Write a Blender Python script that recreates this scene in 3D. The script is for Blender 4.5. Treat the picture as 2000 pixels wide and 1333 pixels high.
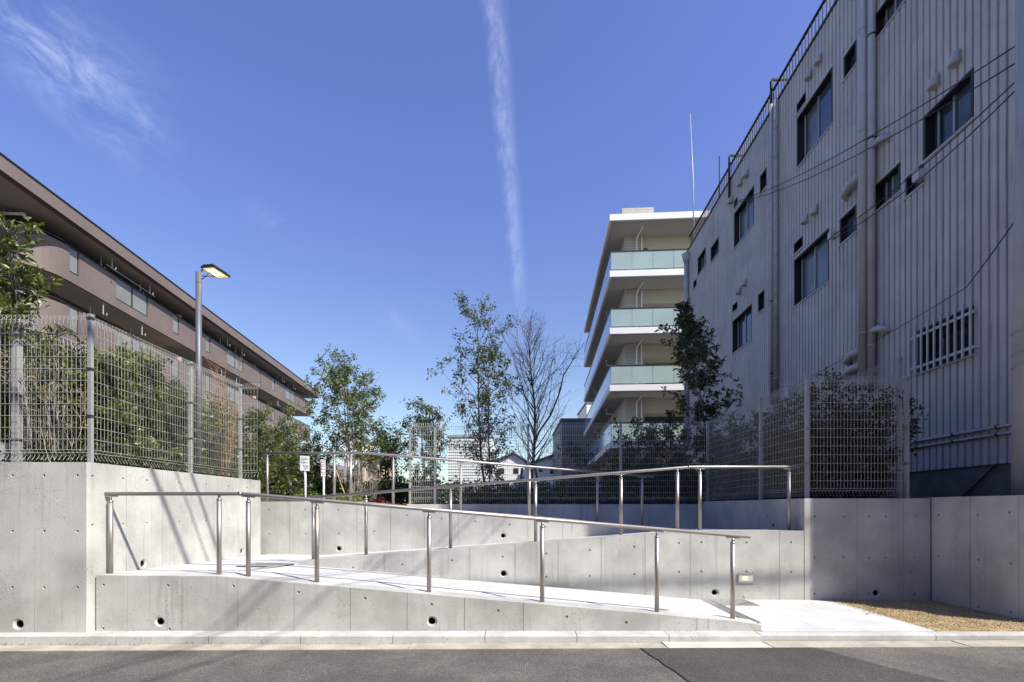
import bpy, bmesh, math, random
import numpy as np
from mathutils import Vector
random.seed(7); rng = np.random.default_rng(11)
for o in list(bpy.data.objects): bpy.data.objects.remove(o)
S = bpy.context.scene
COL = S.collection

# ------------------------------------------------------------------ camera, sky, sun, exposure
F, CX, CY, CZ = 960.0, 1000.0, 992.0, 1.255
cam = bpy.data.cameras.new('camera'); co = bpy.data.objects.new('camera', cam); COL.objects.link(co)
co.location = (0, 0, CZ); co.rotation_euler = (math.radians(90), 0, 0)
cam.sensor_width = 36; cam.lens = F / 2000 * 36; cam.shift_y = (CY - 666.5) / 2000
cam.clip_end = 2000; cam.clip_start = 0.05
S.camera = co
S.view_settings.view_transform = 'Standard'; S.view_settings.look = 'None'
S.view_settings.gamma = 1; S.view_settings.use_curve_mapping = False
S.view_settings.exposure = 0.6
SD = Vector((-1, .64, -1.2)).normalized()
sun = bpy.data.lights.new('sun', 'SUN'); so = bpy.data.objects.new('sun', sun); COL.objects.link(so)
sun.energy = 4.9; sun.angle = math.radians(.55); sun.color = (1, .955, .86)
so.rotation_euler = SD.to_track_quat('-Z', 'Y').to_euler(); so.location = (20, -14, 30)
world = bpy.data.worlds.new('World'); S.world = world; world.use_nodes = True

class NT:
    def __init__(s, tree): s.t = tree; s.n = tree.nodes; s.l = tree.links
    def add(s, typ, **kw):
        nd = s.n.new(typ)
        for k, v in kw.items(): setattr(nd, k, v)
        return nd
    def put(s, sock, v):
        if isinstance(v, bpy.types.NodeSocket): s.l.new(v, sock)
        else: sock.default_value = v
    def math(s, op, a, b=0.0, c=None, clamp=False):
        nd = s.add('ShaderNodeMath', operation=op, use_clamp=clamp)
        s.put(nd.inputs[0], a); s.put(nd.inputs[1], b)
        if c is not None: s.put(nd.inputs[2], c)
        return nd.outputs[0]
    def mix(s, f, a, b, mode='MIX'):
        nd = s.add('ShaderNodeMix', data_type='RGBA', blend_type=mode)
        s.put(nd.inputs[0], f); s.put(nd.inputs[6], a); s.put(nd.inputs[7], b)
        return nd.outputs[2]
    def noise(s, vec, scale, detail=4, rough=.55, dist=0):
        nd = s.add('ShaderNodeTexNoise'); s.put(nd.inputs['Vector'], vec)
        nd.inputs['Scale'].default_value = scale; nd.inputs['Detail'].default_value = detail
        nd.inputs['Roughness'].default_value = rough; nd.inputs['Distortion'].default_value = dist
        return nd.outputs[0]
    def ramp(s, v, lo, hi, a=0.0, b=1.0):
        nd = s.add('ShaderNodeMapRange'); s.put(nd.inputs[0], v)
        nd.inputs[1].default_value = lo; nd.inputs[2].default_value = hi
        nd.inputs[3].default_value = a; nd.inputs[4].default_value = b
        nd.interpolation_type = 'SMOOTHSTEP'
        return nd.outputs[0]
    def scale(s, vec, xyz):
        nd = s.add('ShaderNodeVectorMath', operation='MULTIPLY'); s.put(nd.inputs[0], vec); nd.inputs[1].default_value = xyz
        return nd.outputs[0]

w = NT(world.node_tree); w.n.clear()
sky = w.add('ShaderNodeTexSky', sky_type='NISHITA'); sky.sun_disc = False
sky.sun_elevation = math.radians(45.3); sky.sun_rotation = math.radians(122.6)
sky.altitude = 0; sky.air_density = 1.0; sky.dust_density = .55; sky.ozone_density = 3.0
tc = w.add('ShaderNodeTexCoord'); sp = w.add('ShaderNodeSeparateXYZ'); w.l.new(tc.outputs['Generated'], sp.inputs[0])
yy = w.math('MAXIMUM', sp.outputs[1], .05)
u = w.math('DIVIDE', sp.outputs[0], yy); v = w.math('DIVIDE', sp.outputs[2], yy)
cmb = w.add('ShaderNodeCombineXYZ'); w.put(cmb.inputs[0], u); w.put(cmb.inputs[1], v)
n1 = w.noise(w.scale(cmb.outputs[0], (22, 9, 1)), 1.9, 9, .72)
n2 = w.noise(cmb.outputs[0], 3.2, 7, .65, .4)
# vapour trail
cl = w.math('SUBTRACT', .019, w.math('MULTIPLY', w.math('SUBTRACT', v, .408), .088))
d = w.math('ABSOLUTE', w.math('SUBTRACT', w.math('ADD', u, w.math('MULTIPLY', w.math('SUBTRACT', n1, .5), .022)), cl))
hw = w.math('ADD', .009, w.math('MULTIPLY', v, .025))
trail = w.math('SUBTRACT', 1.0, w.math('DIVIDE', d, hw), clamp=True)
trail = w.math('MULTIPLY', w.math('MULTIPLY', w.ramp(trail, 0, .9), w.ramp(v, .32, .55)), w.ramp(n1, .32, .66, .2, 1.0))
trail = w.math('MULTIPLY', trail, .15)
# cirrus on the left
ca = w.math('SUBTRACT', w.math('MULTIPLY', u, .81), w.math('MULTIPLY', v, .59)); cb2 = w.math('ADD', w.math('MULTIPLY', u, .59), w.math('MULTIPLY', v, .81))
cc = w.add('ShaderNodeCombineXYZ'); w.put(cc.inputs[0], w.math('MULTIPLY', ca, 3.5)); w.put(cc.inputs[1], w.math('MULTIPLY', cb2, 9.0))
n4 = w.noise(cc.outputs[0], 1.6, 9, .68, .6)
dd = w.math('ADD', w.math('MULTIPLY', w.math('ADD', u, .85), .59), w.math('MULTIPLY', w.math('SUBTRACT', v, .87), .81))
ci = w.math('SUBTRACT', 1.0, w.math('DIVIDE', w.math('ABSOLUTE', dd), .13), clamp=True)
ci = w.math('MULTIPLY', w.math('MULTIPLY', ci, w.ramp(u, -.62, -.9)), w.math('MULTIPLY', w.ramp(n4, .36, .72), w.ramp(n2, .3, .6, .5, 1)))
ci = w.math('MULTIPLY', ci, .30)
d2 = w.math('ADD', w.math('MULTIPLY', w.math('ADD', u, .36), .62), w.math('MULTIPLY', w.math('SUBTRACT', v, .48), .78))
c2 = w.math('SUBTRACT', 1.0, w.math('DIVIDE', w.math('ABSOLUTE', d2), .03), clamp=True)
c2 = w.math('MULTIPLY', w.math('MULTIPLY', c2, w.ramp(n2, .45, .7)), .12)
lowc = w.math('MULTIPLY', w.math('MULTIPLY', w.ramp(v, .2, .02), w.ramp(w.noise(w.scale(cmb.outputs[0], (2, 9, 1)), 2.0, 5, .6), .45, .7)), .35)
cloud = w.math('ADD', w.math('ADD', trail, ci), w.math('ADD', c2, lowc), clamp=True)
cloud = w.math('MULTIPLY', cloud, w.ramp(sp.outputs[1], .02, .2))
hs = w.add('ShaderNodeHueSaturation'); hs.inputs['Saturation'].default_value = 1.05; hs.inputs['Hue'].default_value = .515
w.l.new(sky.outputs[0], hs.inputs['Color'])
tint = w.mix(1.0, hs.outputs[0], w.mix(w.ramp(sp.outputs[2], .05, .62), (1.01, .975, .81, 1), (.99, .965, 1.14, 1)), 'MULTIPLY')
skyc = w.mix(cloud, tint, (6.3, 7.0, 8.3, 1))
bg = w.add('ShaderNodeBackground'); bg.inputs[1].default_value = .137; w.l.new(skyc, bg.inputs[0])
wo = w.add('ShaderNodeOutputWorld'); w.l.new(bg.outputs[0], wo.inputs[0])

# ------------------------------------------------------------------ materials
M = {}
def mat(name, col, rough=.7, metal=0.0, var=.12, nscale=3.0, streak=0.0, fine=0.0, speck=0.0, bump=0.0, bscale=60, spec=.5, dirt=0.0, dcol=(.05, .045, .035, 1), dscale=1.2):
    m = bpy.data.materials.new(name); m.use_nodes = True; t = NT(m.node_tree)
    b = t.n['Principled BSDF']; b.inputs['Roughness'].default_value = rough; b.inputs['Metallic'].default_value = metal
    b.inputs['Specular IOR Level'].default_value = spec
    pos = t.add('ShaderNodeNewGeometry').outputs['Position']
    c = tuple(col) + (1,)
    out = c
    if var: 
        n = t.noise(pos, nscale, 6, .6)
        out = t.mix(t.ramp(n, .3, .7), tuple(x*(1-var) for x in col)+(1,), tuple(min(1, x*(1+var)) for x in col)+(1,))
    if streak:
        n = t.noise(t.scale(pos, (9, 9, .35)), 2.2, 5, .65)
        n3 = t.noise(pos, 1.1, 3)
        out = t.mix(t.math('MULTIPLY', t.ramp(n, .5, .78, 0, streak), t.ramp(n3, .35, .65)), out, dcol)
    if dirt:
        n = t.noise(pos, dscale, 8, .7, .5)
        out = t.mix(t.ramp(n, .5, .8, 0, dirt), out, dcol)
    if fine:
        n = t.noise(pos, 140, 3, .7)
        out = t.mix(t.ramp(n, .35, .65), out, t.mix(1.0, out, (1-fine,)*3+(1,), 'MULTIPLY'))
    if speck:
        vo = t.add('ShaderNodeTexVoronoi'); t.put(vo.inputs['Vector'], pos); vo.inputs['Scale'].default_value = 31
        nn = t.noise(pos, 2.3, 2)
        k = t.math('MULTIPLY', t.ramp(vo.outputs[0], .21, .09), t.ramp(nn, .5, .6))
        out = t.mix(t.math('MULTIPLY', k, speck), out, (.06, .055, .05, 1))
    if isinstance(out, tuple): b.inputs['Base Color'].default_value = out
    else: t.l.new(out, b.inputs['Base Color'])
    if bump:
        bn = t.add('ShaderNodeBump'); bn.inputs['Strength'].default_value = bump; bn.inputs['Distance'].default_value = .01
        t.l.new(t.noise(pos, bscale, 5, .6), bn.inputs['Height']); t.l.new(bn.outputs[0], b.inputs['Normal'])
    M[name] = m; return m
mat('concrete', (.48, .476, .446), .85, var=.2, nscale=1.6, streak=.8, fine=.14, speck=.75, bump=.15, bscale=40, dcol=(.285, .275, .235, 1), spec=.3)
mat('ramp_concrete', (.60, .60, .585), .85, var=.08, nscale=2.5, fine=.16, bump=.2, bscale=70, spec=.3, dirt=.35, dcol=(.42, .41, .39, 1))
mat('kerb_concrete', (.52, .515, .49), .85, var=.14, nscale=3, fine=.2, speck=.9, bump=.15, dirt=.5, dcol=(.3, .28, .24, 1), spec=.3)
mat('gutter_concrete', (.50, .46, .37), .9, var=.18, nscale=4, fine=.35, bump=.5, bscale=120, dirt=.5, dcol=(.28, .24, .16, 1), spec=.3)
mat('gutter_new', (.60, .57, .50), .9, var=.08, nscale=4, fine=.2, bump=.3, bscale=120, dirt=.2, dcol=(.4, .36, .28, 1), spec=.3)
mat('dark_joint', (.02, .02, .02), .9, var=0)
mat('pipe_grey', (.16, .17, .19), .5, var=.1)
mat('mortar_white', (.48, .47, .44), .8, var=.1)
mat('steel_rail', (.41, .38, .35), .5, .85, var=.05)
mat('steel_bright', (.38, .37, .355), .38, 1, var=.03)
mat('galvanised', (.40, .41, .39), .5, .35, var=.08)
mat('fence_wire', (.48, .47, .42), .5, .25, var=.08)
mat('lamp_post_paint', (.13, .14, .165), .5, .3, var=.04)
mat('dark_metal', (.035, .035, .04), .45, .4, var=.05)
mat('black_frame', (.022, .022, .025), .5, var=.1)
mat('white_paint', (.78, .78, .77), .5, var=.03)
mat('sandy', (.48, .36, .21), .95, var=.3, nscale=7, fine=.45, bump=.8, bscale=90, dirt=.35, dcol=(.24, .15, .07, 1), dscale=3)
mat('soil', (.09, .065, .045), .95, var=.35, nscale=6, fine=.5, bump=1, bscale=40)
mat('terrain', (.12, .105, .08), .95, var=.3, nscale=.6, fine=.3)
mat('siding', (.555, .515, .49), .5, var=.09, nscale=1.3, streak=.75, dirt=.35, dcol=(.16, .14, .14, 1), spec=.35)
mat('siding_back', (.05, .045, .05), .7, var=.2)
mat('pipe_paint', (.51, .475, .46), .45, var=.08, nscale=2, streak=.35, dcol=(.15, .12, .11, 1))
mat('pipe_flaky', (.46, .43, .42), .6, var=.1, dirt=.95, dcol=(.08, .06, .06, 1), dscale=7)
mat('plinth', (.16, .155, .14), .9, var=.3, nscale=2, streak=.6, dirt=.5)
mat('rust_rail', (.035, .03, .03), .7, .2, var=.3, nscale=5)
mat('clean_white', (.78, .77, .77), .55, var=.03, nscale=.6)
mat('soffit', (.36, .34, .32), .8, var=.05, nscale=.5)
mat('plaster', (.50, .46, .37), .8, var=.05, nscale=.6)
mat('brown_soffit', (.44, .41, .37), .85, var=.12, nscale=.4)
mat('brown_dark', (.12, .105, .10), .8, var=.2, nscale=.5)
mat('peach', (.72, .40, .27), .7, var=.05)
mat('pole_concrete', (.42, .42, .44), .8, var=.1, nscale=2, streak=.3)
mat('bamboo', (.46, .28, .13), .6, var=.25, nscale=12)
mat('bark', (.10, .08, .065), .9, var=.4, nscale=14, bump=.6, bscale=50)
mat('bark_pale', (.27, .25, .22), .9, var=.35, nscale=14, bump=.5, bscale=50)
mat('bark_red', (.30, .15, .09), .8, var=.3, nscale=9)
mat('cable', (.03, .03, .035), .6, var=0)
mat('house_white', (.82, .80, .77), .8, var=.06, nscale=.5, streak=.2)
mat('house_cream', (.62, .52, .38), .8, var=.06, nscale=.5)
mat('roof_grey', (.13, .14, .16), .7, var=.15)
mat('louvre_pale', (.62, .66, .62), .6, var=.05, nscale=.4)
mat('louvre_dark', (.15, .17, .18), .6, var=.1, nscale=.4)
mat('bar_paint', (.60, .58, .57), .5, var=.06, streak=.2)
mat('sign_white', (.80, .82, .81), .4, var=.02)
mat('ink_green', (.07, .26, .2), .6, var=0)
mat('ink_red', (.5, .09, .1), .6, var=0)
mat('ink_dark', (.12, .11, .12), .6, var=0)

def asphalt(name, col, tone=.25):
    m = bpy.data.materials.new(name); m.use_nodes = True; t = NT(m.node_tree); b = t.n['Principled BSDF']
    pos = t.add('ShaderNodeNewGeometry').outputs['Position']
    vo = t.add('ShaderNodeTexVoronoi'); t.put(vo.inputs['Vector'], pos); vo.inputs['Scale'].default_value = 170
    sc = t.add('ShaderNodeSeparateXYZ'); t.l.new(vo.outputs['Color'], sc.inputs[0])
    stone = t.mix(t.ramp(sc.outputs[0], .55, 1), tuple(c*.72 for c in col)+(1,), tuple(c*1.5 for c in col)+(1,))
    big = t.noise(pos, 1.3, 6, .65)
    out = t.mix(t.ramp(big, .35, .7), t.mix(1, stone, (1-tone,)*3+(1,), 'MULTIPLY'), t.mix(1, stone, (1+tone, 1+tone, 1+tone*.9, 1), 'MULTIPLY'))
    v2 = t.add('ShaderNodeTexVoronoi'); t.put(v2.inputs['Vector'], pos); v2.inputs['Scale'].default_value = 42
    k = t.math('MULTIPLY', t.ramp(v2.outputs[0], .13, .06), t.ramp(t.noise(pos, 3.1, 2), .55, .62))
    out = t.mix(t.math('MULTIPLY', k, .7), out, (.36, .34, .31, 1))
    t.l.new(out, b.inputs['Base Color']); b.inputs['Roughness'].default_value = .85; b.inputs['Specular IOR Level'].default_value = .3
    bn = t.add('ShaderNodeBump'); bn.inputs['Strength'].default_value = .7; bn.inputs['Distance'].default_value = .004
    t.l.new(vo.outputs[0], bn.inputs['Height']); t.l.new(bn.outputs[0], b.inputs['Normal'])
    M[name] = m
asphalt('asphalt', (.142, .13, .116)); asphalt('asphalt_dark', (.085, .077, .070), .15)

def broom():
    m = M['ramp_concrete']; t = NT(m.node_tree); b = t.n['Principled BSDF']
    pos = t.add('ShaderNodeNewGeometry').outputs['Position']
    n = t.noise(t.scale(pos, (150, 4, 4)), 1.0, 3, .6)
    bn = t.add('ShaderNodeBump'); bn.inputs['Strength'].default_value = .35; bn.inputs['Distance'].default_value = .004
    t.l.new(n, bn.inputs['Height']); t.l.new(bn.outputs[0], b.inputs['Normal'])
    src = b.inputs['Base Color'].links[0].from_socket
    t.l.new(t.mix(t.ramp(n, .35, .65), t.mix(1, src, (.88, .88, .88, 1), 'MULTIPLY'), src), b.inputs['Base Color'])
broom()

def tiles(name, c1, c2, mortar, bw, bh, rough=.6, vertical_axis='YZ', ang=0.0):
    m = bpy.data.materials.new(name); m.use_nodes = True; t = NT(m.node_tree); b = t.n['Principled BSDF']
    pos = t.add('ShaderNodeNewGeometry').outputs['Position']; s = t.add('ShaderNodeSeparateXYZ'); t.l.new(pos, s.inputs[0])
    cb = t.add('ShaderNodeCombineXYZ')
    t.put(cb.inputs[0], t.math('ADD', s.outputs[0], s.outputs[1])); t.l.new(s.outputs[2], cb.inputs[1])
    br = t.add('ShaderNodeTexBrick'); t.l.new(cb.outputs[0], br.inputs['Vector'])
    br.inputs['Color1'].default_value = c1+(1,); br.inputs['Color2'].default_value = c2+(1,); br.inputs['Mortar'].default_value = mortar+(1,)
    br.inputs['Scale'].default_value = 1; br.inputs['Brick Width'].default_value = bw; br.inputs['Row Height'].default_value = bh
    br.inputs['Mortar Size'].default_value = .008; br.inputs['Mortar Smooth'].default_value = .3; br.offset = 0
    out = t.mix(t.ramp(t.noise(pos, .5, 6, .6), .35, .7), t.mix(1, br.outputs[0], (.86, .85, .85, 1), 'MULTIPLY'), br.outputs[0])
    t.l.new(out, b.inputs['Base Color']); b.inputs['Roughness'].default_value = rough
    M[name] = m
tiles('brown_tile', (.200, .155, .138), (.178, .138, .123), (.14, .11, .095), .10, .06)
tiles('beige_tile', (.50, .47, .38), (.46, .43, .35), (.30, .28, .23), .6, .14)

def glass(name, col, rough=.06, spec=.6, var=.0, emis=None):
    m = bpy.data.materials.new(name); m.use_nodes = True; t = NT(m.node_tree); b = t.n['Principled BSDF']
    b.inputs['Roughness'].default_value = rough; b.inputs['Specular IOR Level'].default_value = spec
    pos = t.add('ShaderNodeNewGeometry').outputs['Position']
    n = t.noise(pos, .7, 3)
    t.l.new(t.mix(t.ramp(n, .35, .65), tuple(c*(1-var) for c in col)+(1,), tuple(c*(1+var) for c in col)+(1,)), b.inputs['Base Color'])
    if emis: b.inputs['Emission Color'].default_value = emis[0]+(1,); b.inputs['Emission Strength'].default_value = emis[1]
    M[name] = m
glass('window_glass', (.06, .085, .14), .12, .8, .35)
glass('window_glass_green', (.05, .085, .10), .15, .6, .3)
glass('window_glass_pale', (.13, .15, .18), .2, .6, .3)  # paler pane colour stands in for reflections and curtains
glass('dark_glass', (.02, .022, .028), .08, .6, .3)
glass('frosted_green', (.33, .42, .40), .25, .6, .05)
glass('blue_glass', (.30, .42, .62), .08, 1.0, .1)
glass('frosted_brown', (.20, .20, .185), .3, .5, .1)
glass('lens_warm', (.9, .75, .45), .3, .5, .1, ((1, .62, .22), .55))
glass('led_hot', (1, .9, .6), .3, .5, 0, ((1, .72, .3), 9))
glass('lens_pale', (.75, .75, .66), .25, .5, .05, ((1, .85, .55), .12))
glass('led_soft', (1, .9, .6), .3, .5, 0, ((1, .82, .5), .8))

def leafmat(name, a, b_, trans=.3, rough=.38):
    m = bpy.data.materials.new(name); m.use_nodes = True; t = NT(m.node_tree); b = t.n['Principled BSDF']; out = t.n['Material Output']
    g = t.add('ShaderNodeNewGeometry')
    c = t.mix(g.outputs['Random Per Island'], a+(1,), b_+(1,))
    t.l.new(c, b.inputs['Base Color']); b.inputs['Roughness'].default_value = rough; b.inputs['Specular IOR Level'].default_value = .5
    tr = t.add('ShaderNodeBsdfTranslucent'); t.l.new(t.mix(1, c, (1.5, 1.7, .6, 1), 'MULTIPLY'), tr.inputs[0])
    mx = t.add('ShaderNodeMixShader'); mx.inputs[0].default_value = trans
    t.l.new(b.outputs[0], mx.inputs[1]); t.l.new(tr.outputs[0], mx.inputs[2]); t.l.new(mx.outputs[0], out.inputs[0])
    M[name] = m
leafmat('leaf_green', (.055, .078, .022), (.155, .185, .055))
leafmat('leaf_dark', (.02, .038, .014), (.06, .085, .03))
leafmat('leaf_yellow', (.11, .14, .03), (.24, .26, .07), .35)
leafmat('leaf_olive', (.05, .065, .022), (.13, .15, .06))
leafmat('leaf_red', (.10, .015, .012), (.26, .05, .03))
leafmat('straw', (.34, .24, .125), (.60, .46, .28), .1, .7)
leafmat('leaf_brown', (.16, .075, .03), (.30, .16, .07), .25, .6)
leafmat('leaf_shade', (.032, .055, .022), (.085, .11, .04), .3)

# ------------------------------------------------------------------ helpers
OFF = {}
def W(x, y, Y): return Vector(((x-CX)/F*Y, Y, CZ-(y-CY)/F*Y))
def XP(x, Y): return (x-CX)/F*Y
def ZP(y, Y): return CZ-(y-CY)/F*Y
def tag(o, label=None, cat=None, group=None, kind=None):
    if label: o['label'] = label
    if cat: o['category'] = cat
    if group: o['group'] = group
    if kind: o['kind'] = kind
    return o
def root(name, loc, label, cat, group=None):
    o = bpy.data.objects.new(name, None); COL.objects.link(o); o.location = loc; o.empty_display_size = .2
    OFF[o.name] = Vector(loc); return tag(o, label, cat, group)
class MB:
    def __init__(s): s.v = []; s.f = []
    def hexa(s, p):
        b = len(s.v); s.v += [tuple(q) for q in p]
        s.f += [(b, b+3, b+2, b+1), (b+4, b+5, b+6, b+7), (b, b+1, b+5, b+4), (b+1, b+2, b+6, b+5), (b+2, b+3, b+7, b+6), (b+3, b, b+4, b+7)]
        return s
    def box(s, x0, x1, y0, y1, z0, z1):
        return s.hexa([(x0, y0, z0), (x1, y0, z0), (x1, y1, z0), (x0, y1, z0), (x0, y0, z1), (x1, y0, z1), (x1, y1, z1), (x0, y1, z1)])
    def tube(s, pts, r, n=8, cap=True, r2=None):
        pts = [Vector(p) for p in pts]; b = len(s.v); m = len(pts)
        for i, p in enumerate(pts):
            t = (pts[min(i+1, m-1)] - pts[max(i-1, 0)]).normalized()
            a = t.orthogonal().normalized() if abs(t.z) < .95 else Vector((1, 0, 0)).cross(t).normalized()
            if abs(t.z) < .95: a = t.cross(Vector((0, 0, 1))).normalized()
            c = t.cross(a)
            rr = r if r2 is None else r+(r2-r)*i/(m-1)
            for k in range(n):
                an = 2*math.pi*k/n+.3; s.v.append(tuple(p+(a*math.cos(an)+c*math.sin(an))*rr))
        for i in range(m-1):
            for k in range(n):
                k2 = (k+1) % n
                s.f.append((b+i*n+k, b+i*n+k2, b+(i+1)*n+k2, b+(i+1)*n+k))
        if cap: s.f.append(tuple(b+k for k in range(n))[::-1]); s.f.append(tuple(b+(m-1)*n+k for k in range(n)))
        return s
    def prism(s, poly, ext):
        b = len(s.v); n = len(poly); e = Vector(ext)
        s.v += [tuple(p) for p in poly]+[tuple(Vector(p)+e) for p in poly]
        s.f.append(tuple(range(b, b+n))); s.f.append(tuple(range(b+n, b+2*n))[::-1])
        for i in range(n):
            j = (i+1) % n; s.f.append((b+j, b+i, b+n+i, b+n+j))
        return s
    def build(s, name, m, parent=None, origin=None, smooth=False, fix=True):
        if parent is not None: org = OFF[parent.name]
        elif origin is not None: org = Vector(origin)
        else:
            a = np.array(s.v); org = Vector(((a[:, 0].min()+a[:, 0].max())/2, (a[:, 1].min()+a[:, 1].max())/2, a[:, 2].min()))
        me = bpy.data.meshes.new(name)
        me.from_pydata([tuple(Vector(q)-org) for q in s.v], [], s.f)
        if fix:
            bm = bmesh.new(); bm.from_mesh(me); bmesh.ops.recalc_face_normals(bm, faces=bm.faces); bm.to_mesh(me); bm.free()
        if m: me.materials.append(M[m] if isinstance(m, str) else m)
        if smooth:
            me.polygons.foreach_set('use_smooth', [len(p.vertices) == 4 for p in me.polygons])
        o = bpy.data.objects.new(name, me); COL.objects.link(o)
        if parent is not None: o.parent = parent
        else: o.location = org
        OFF[o.name] = org
        return o
def inst(src, dloc, name=None):
    c = src.copy(); COL.objects.link(c); c.location = Vector(src.location)+Vector(dloc); OFF[c.name] = OFF[src.name]
    return c

class Pl:   # a vertical plane: p0 + d*u + n*off
    def __init__(s, p0, d, n):
        s.p = Vector((p0[0], p0[1], 0)); s.d = Vector((d[0], d[1], 0)).normalized(); s.n = Vector((n[0], n[1], 0)).normalized()
    def at(s, u, off, z): q = s.p+s.d*u+s.n*off; return Vector((q.x, q.y, z))
    def uz(s, x, y, off=0):
        k = (x-CX)/F; p = s.p+s.n*off
        a = (k*p.y-p.x)/(s.d.x-k*s.d.y); Y = p.y+s.d.y*a
        return a, ZP(y, Y)
    def box(s, mb, u0, u1, o0, o1, z0, z1):
        return mb.hexa([s.at(u0, o0, z0), s.at(u1, o0, z0), s.at(u1, o1, z0), s.at(u0, o1, z0), s.at(u0, o0, z1), s.at(u1, o0, z1), s.at(u1, o1, z1), s.at(u0, o1, z1)])

def cut(o, cutter):
    """subtract the cutter mesh from o and keep the plain mesh"""
    c = cutter.build('cut', None, None, origin=(0, 0, 0))
    md = o.modifiers.new('b', 'BOOLEAN'); md.operation = 'DIFFERENCE'; md.object = c; md.solver = 'EXACT'
    bpy.context.view_layer.update()
    dg = bpy.context.evaluated_depsgraph_get()
    me = bpy.data.meshes.new_from_object(o.evaluated_get(dg))
    old = o.data; mats = [m for m in old.materials]
    o.modifiers.clear(); o.data = me; me.name = old.name
    if len(me.materials) == 0:
        for m in mats: me.materials.append(m)
    bpy.data.objects.remove(c)

def interp(pts, x):
    if x <= pts[0][0]: return pts[0][1]
    for (a, b), (c, d_) in zip(pts, pts[1:]):
        if x <= c: return b+(d_-b)*(x-a)/(c-a)
    return pts[-1][1]

# ------------------------------------------------------------------ ground, road, kerb
def sheet(name, pts, m, kind='structure', parent=None):
    mb = MB(); mb.v = [tuple(p) for p in pts]; mb.f = [tuple(range(len(pts)))]
    o = mb.build(name, m, parent, origin=(0, 0, 0) if parent is None else None, fix=False)
    if kind: o['kind'] = kind
    return o
def rz(X): return .02+.0045*max(-9, min(9, X))
sheet('ground', [(-600, -300, -.12), (600, -300, -.12), (600, 900, -.12), (-600, 900, -.12)], 'terrain')
road = MB().hexa([(-40, -6, -.3), (40, -6, -.3), (40, 4.286, -.3), (-40, 4.286, -.3), (-40, -6, -.16), (40, -6, .2), (40, 4.286, .2), (-40, 4.286, -.16)]).build('road', 'asphalt'); road['kind'] = 'structure'
def rzz(X): return .02+.0045*X
Yc = 4.286
a0 = (XP(1252, Yc), Yc); a1 = W(1345, 1333, 3.53)
patch = [(XP(1590, Yc), Yc), (XP(1252, Yc), Yc)]
crack = []
for i in range(1, 13):
    t = i/12; X = XP(1252, Yc)+(1.35-XP(1252, Yc))*t+random.uniform(-.012, .012); Y = Yc-(Yc-2.9)*t
    patch.append((X, Y))
patch += [(4.2, 2.4), (3.35, 3.0), (2.95, 3.6)]
pp = [(x, y, rzz(x)+.004) for x, y in patch]
sheet('road_patch', pp, 'asphalt_dark', parent=road).name
bpy.data.objects['road_patch']['kind'] = 'structure'
ck = MB()
cp = [(x, y, rzz(x)+.0065) for x, y in patch[1:14]]
for p, q in zip(cp, cp[1:]):
    wd = .006; b = len(ck.v); ck.v += [(p[0]-wd, p[1], p[2]), (p[0]+wd*.5, p[1], p[2]), (q[0]+wd*.5, q[1], q[2]), (q[0]-wd, q[1], q[2])]; ck.f.append((b, b+1, b+2, b+3))
c_ = ck.build('crack', 'dark_joint', road); 

gut = root('gutter', (0, 4.38, 0), None, None); gut['kind'] = 'structure'
xs = [-9, -6.2, -3.35, -.91, 1.36, 2.28, 4.0, 6.2, 9]
for i, (a, b) in enumerate(zip(xs, xs[1:])):
    g = MB().hexa([(a+.005, 4.286, -.1), (b-.005, 4.286, -.1), (b-.005, 4.478, -.1), (a+.005, 4.478, -.1),
                   (a+.005, 4.286, rzz(a)+.006), (b-.005, 4.286, rzz(b)+.006), (b-.005, 4.478, rzz(a)+.004+.004), (a+.005, 4.478, rzz(a)+.008)])
    o = g.build('gutter_slab', 'gutter_new' if i == 4 else 'gutter_concrete', gut)
sheetbed = MB().box(-9, 9, 4.29, 4.47, -.11, -.02).build('gutter_bed', 'dark_joint', gut)

kerb = root('kerb', (0, 4.55, 0), None, None); kerb['kind'] = 'structure'
XK = XP(1487, 4.48)
p = .84; x = XK
while x > -9:
    a = x-p
    k = MB(); zt = .092
    k.prism([(a+.003, 4.480, -.1), (a+.003, 4.480, zt-.012), (a+.003, 4.492, zt), (a+.003, 4.632, zt+.003), (a+.003, 4.632, -.1)], (p-.006, 0, 0))
    k.build('kerb_stone', 'kerb_concrete', kerb); x -= p
x = XK+.004
while x < 9:
    k = MB(); zt = .092
    k.prism([(x+.003, 4.50, -.1), (x+.003, 4.50, zt-.008), (x+.003, 4.508, zt), (x+.003, 4.60, zt+.004), (x+.003, 4.60, -.1)], (1.6, 0, 0))
    k.build('kerb_stone', 'kerb_concrete', kerb); x += 1.606
MB().box(-9, 9, 4.51, 4.62, -.11, .06).build('kerb_bed', 'dark_joint', kerb)

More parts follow.
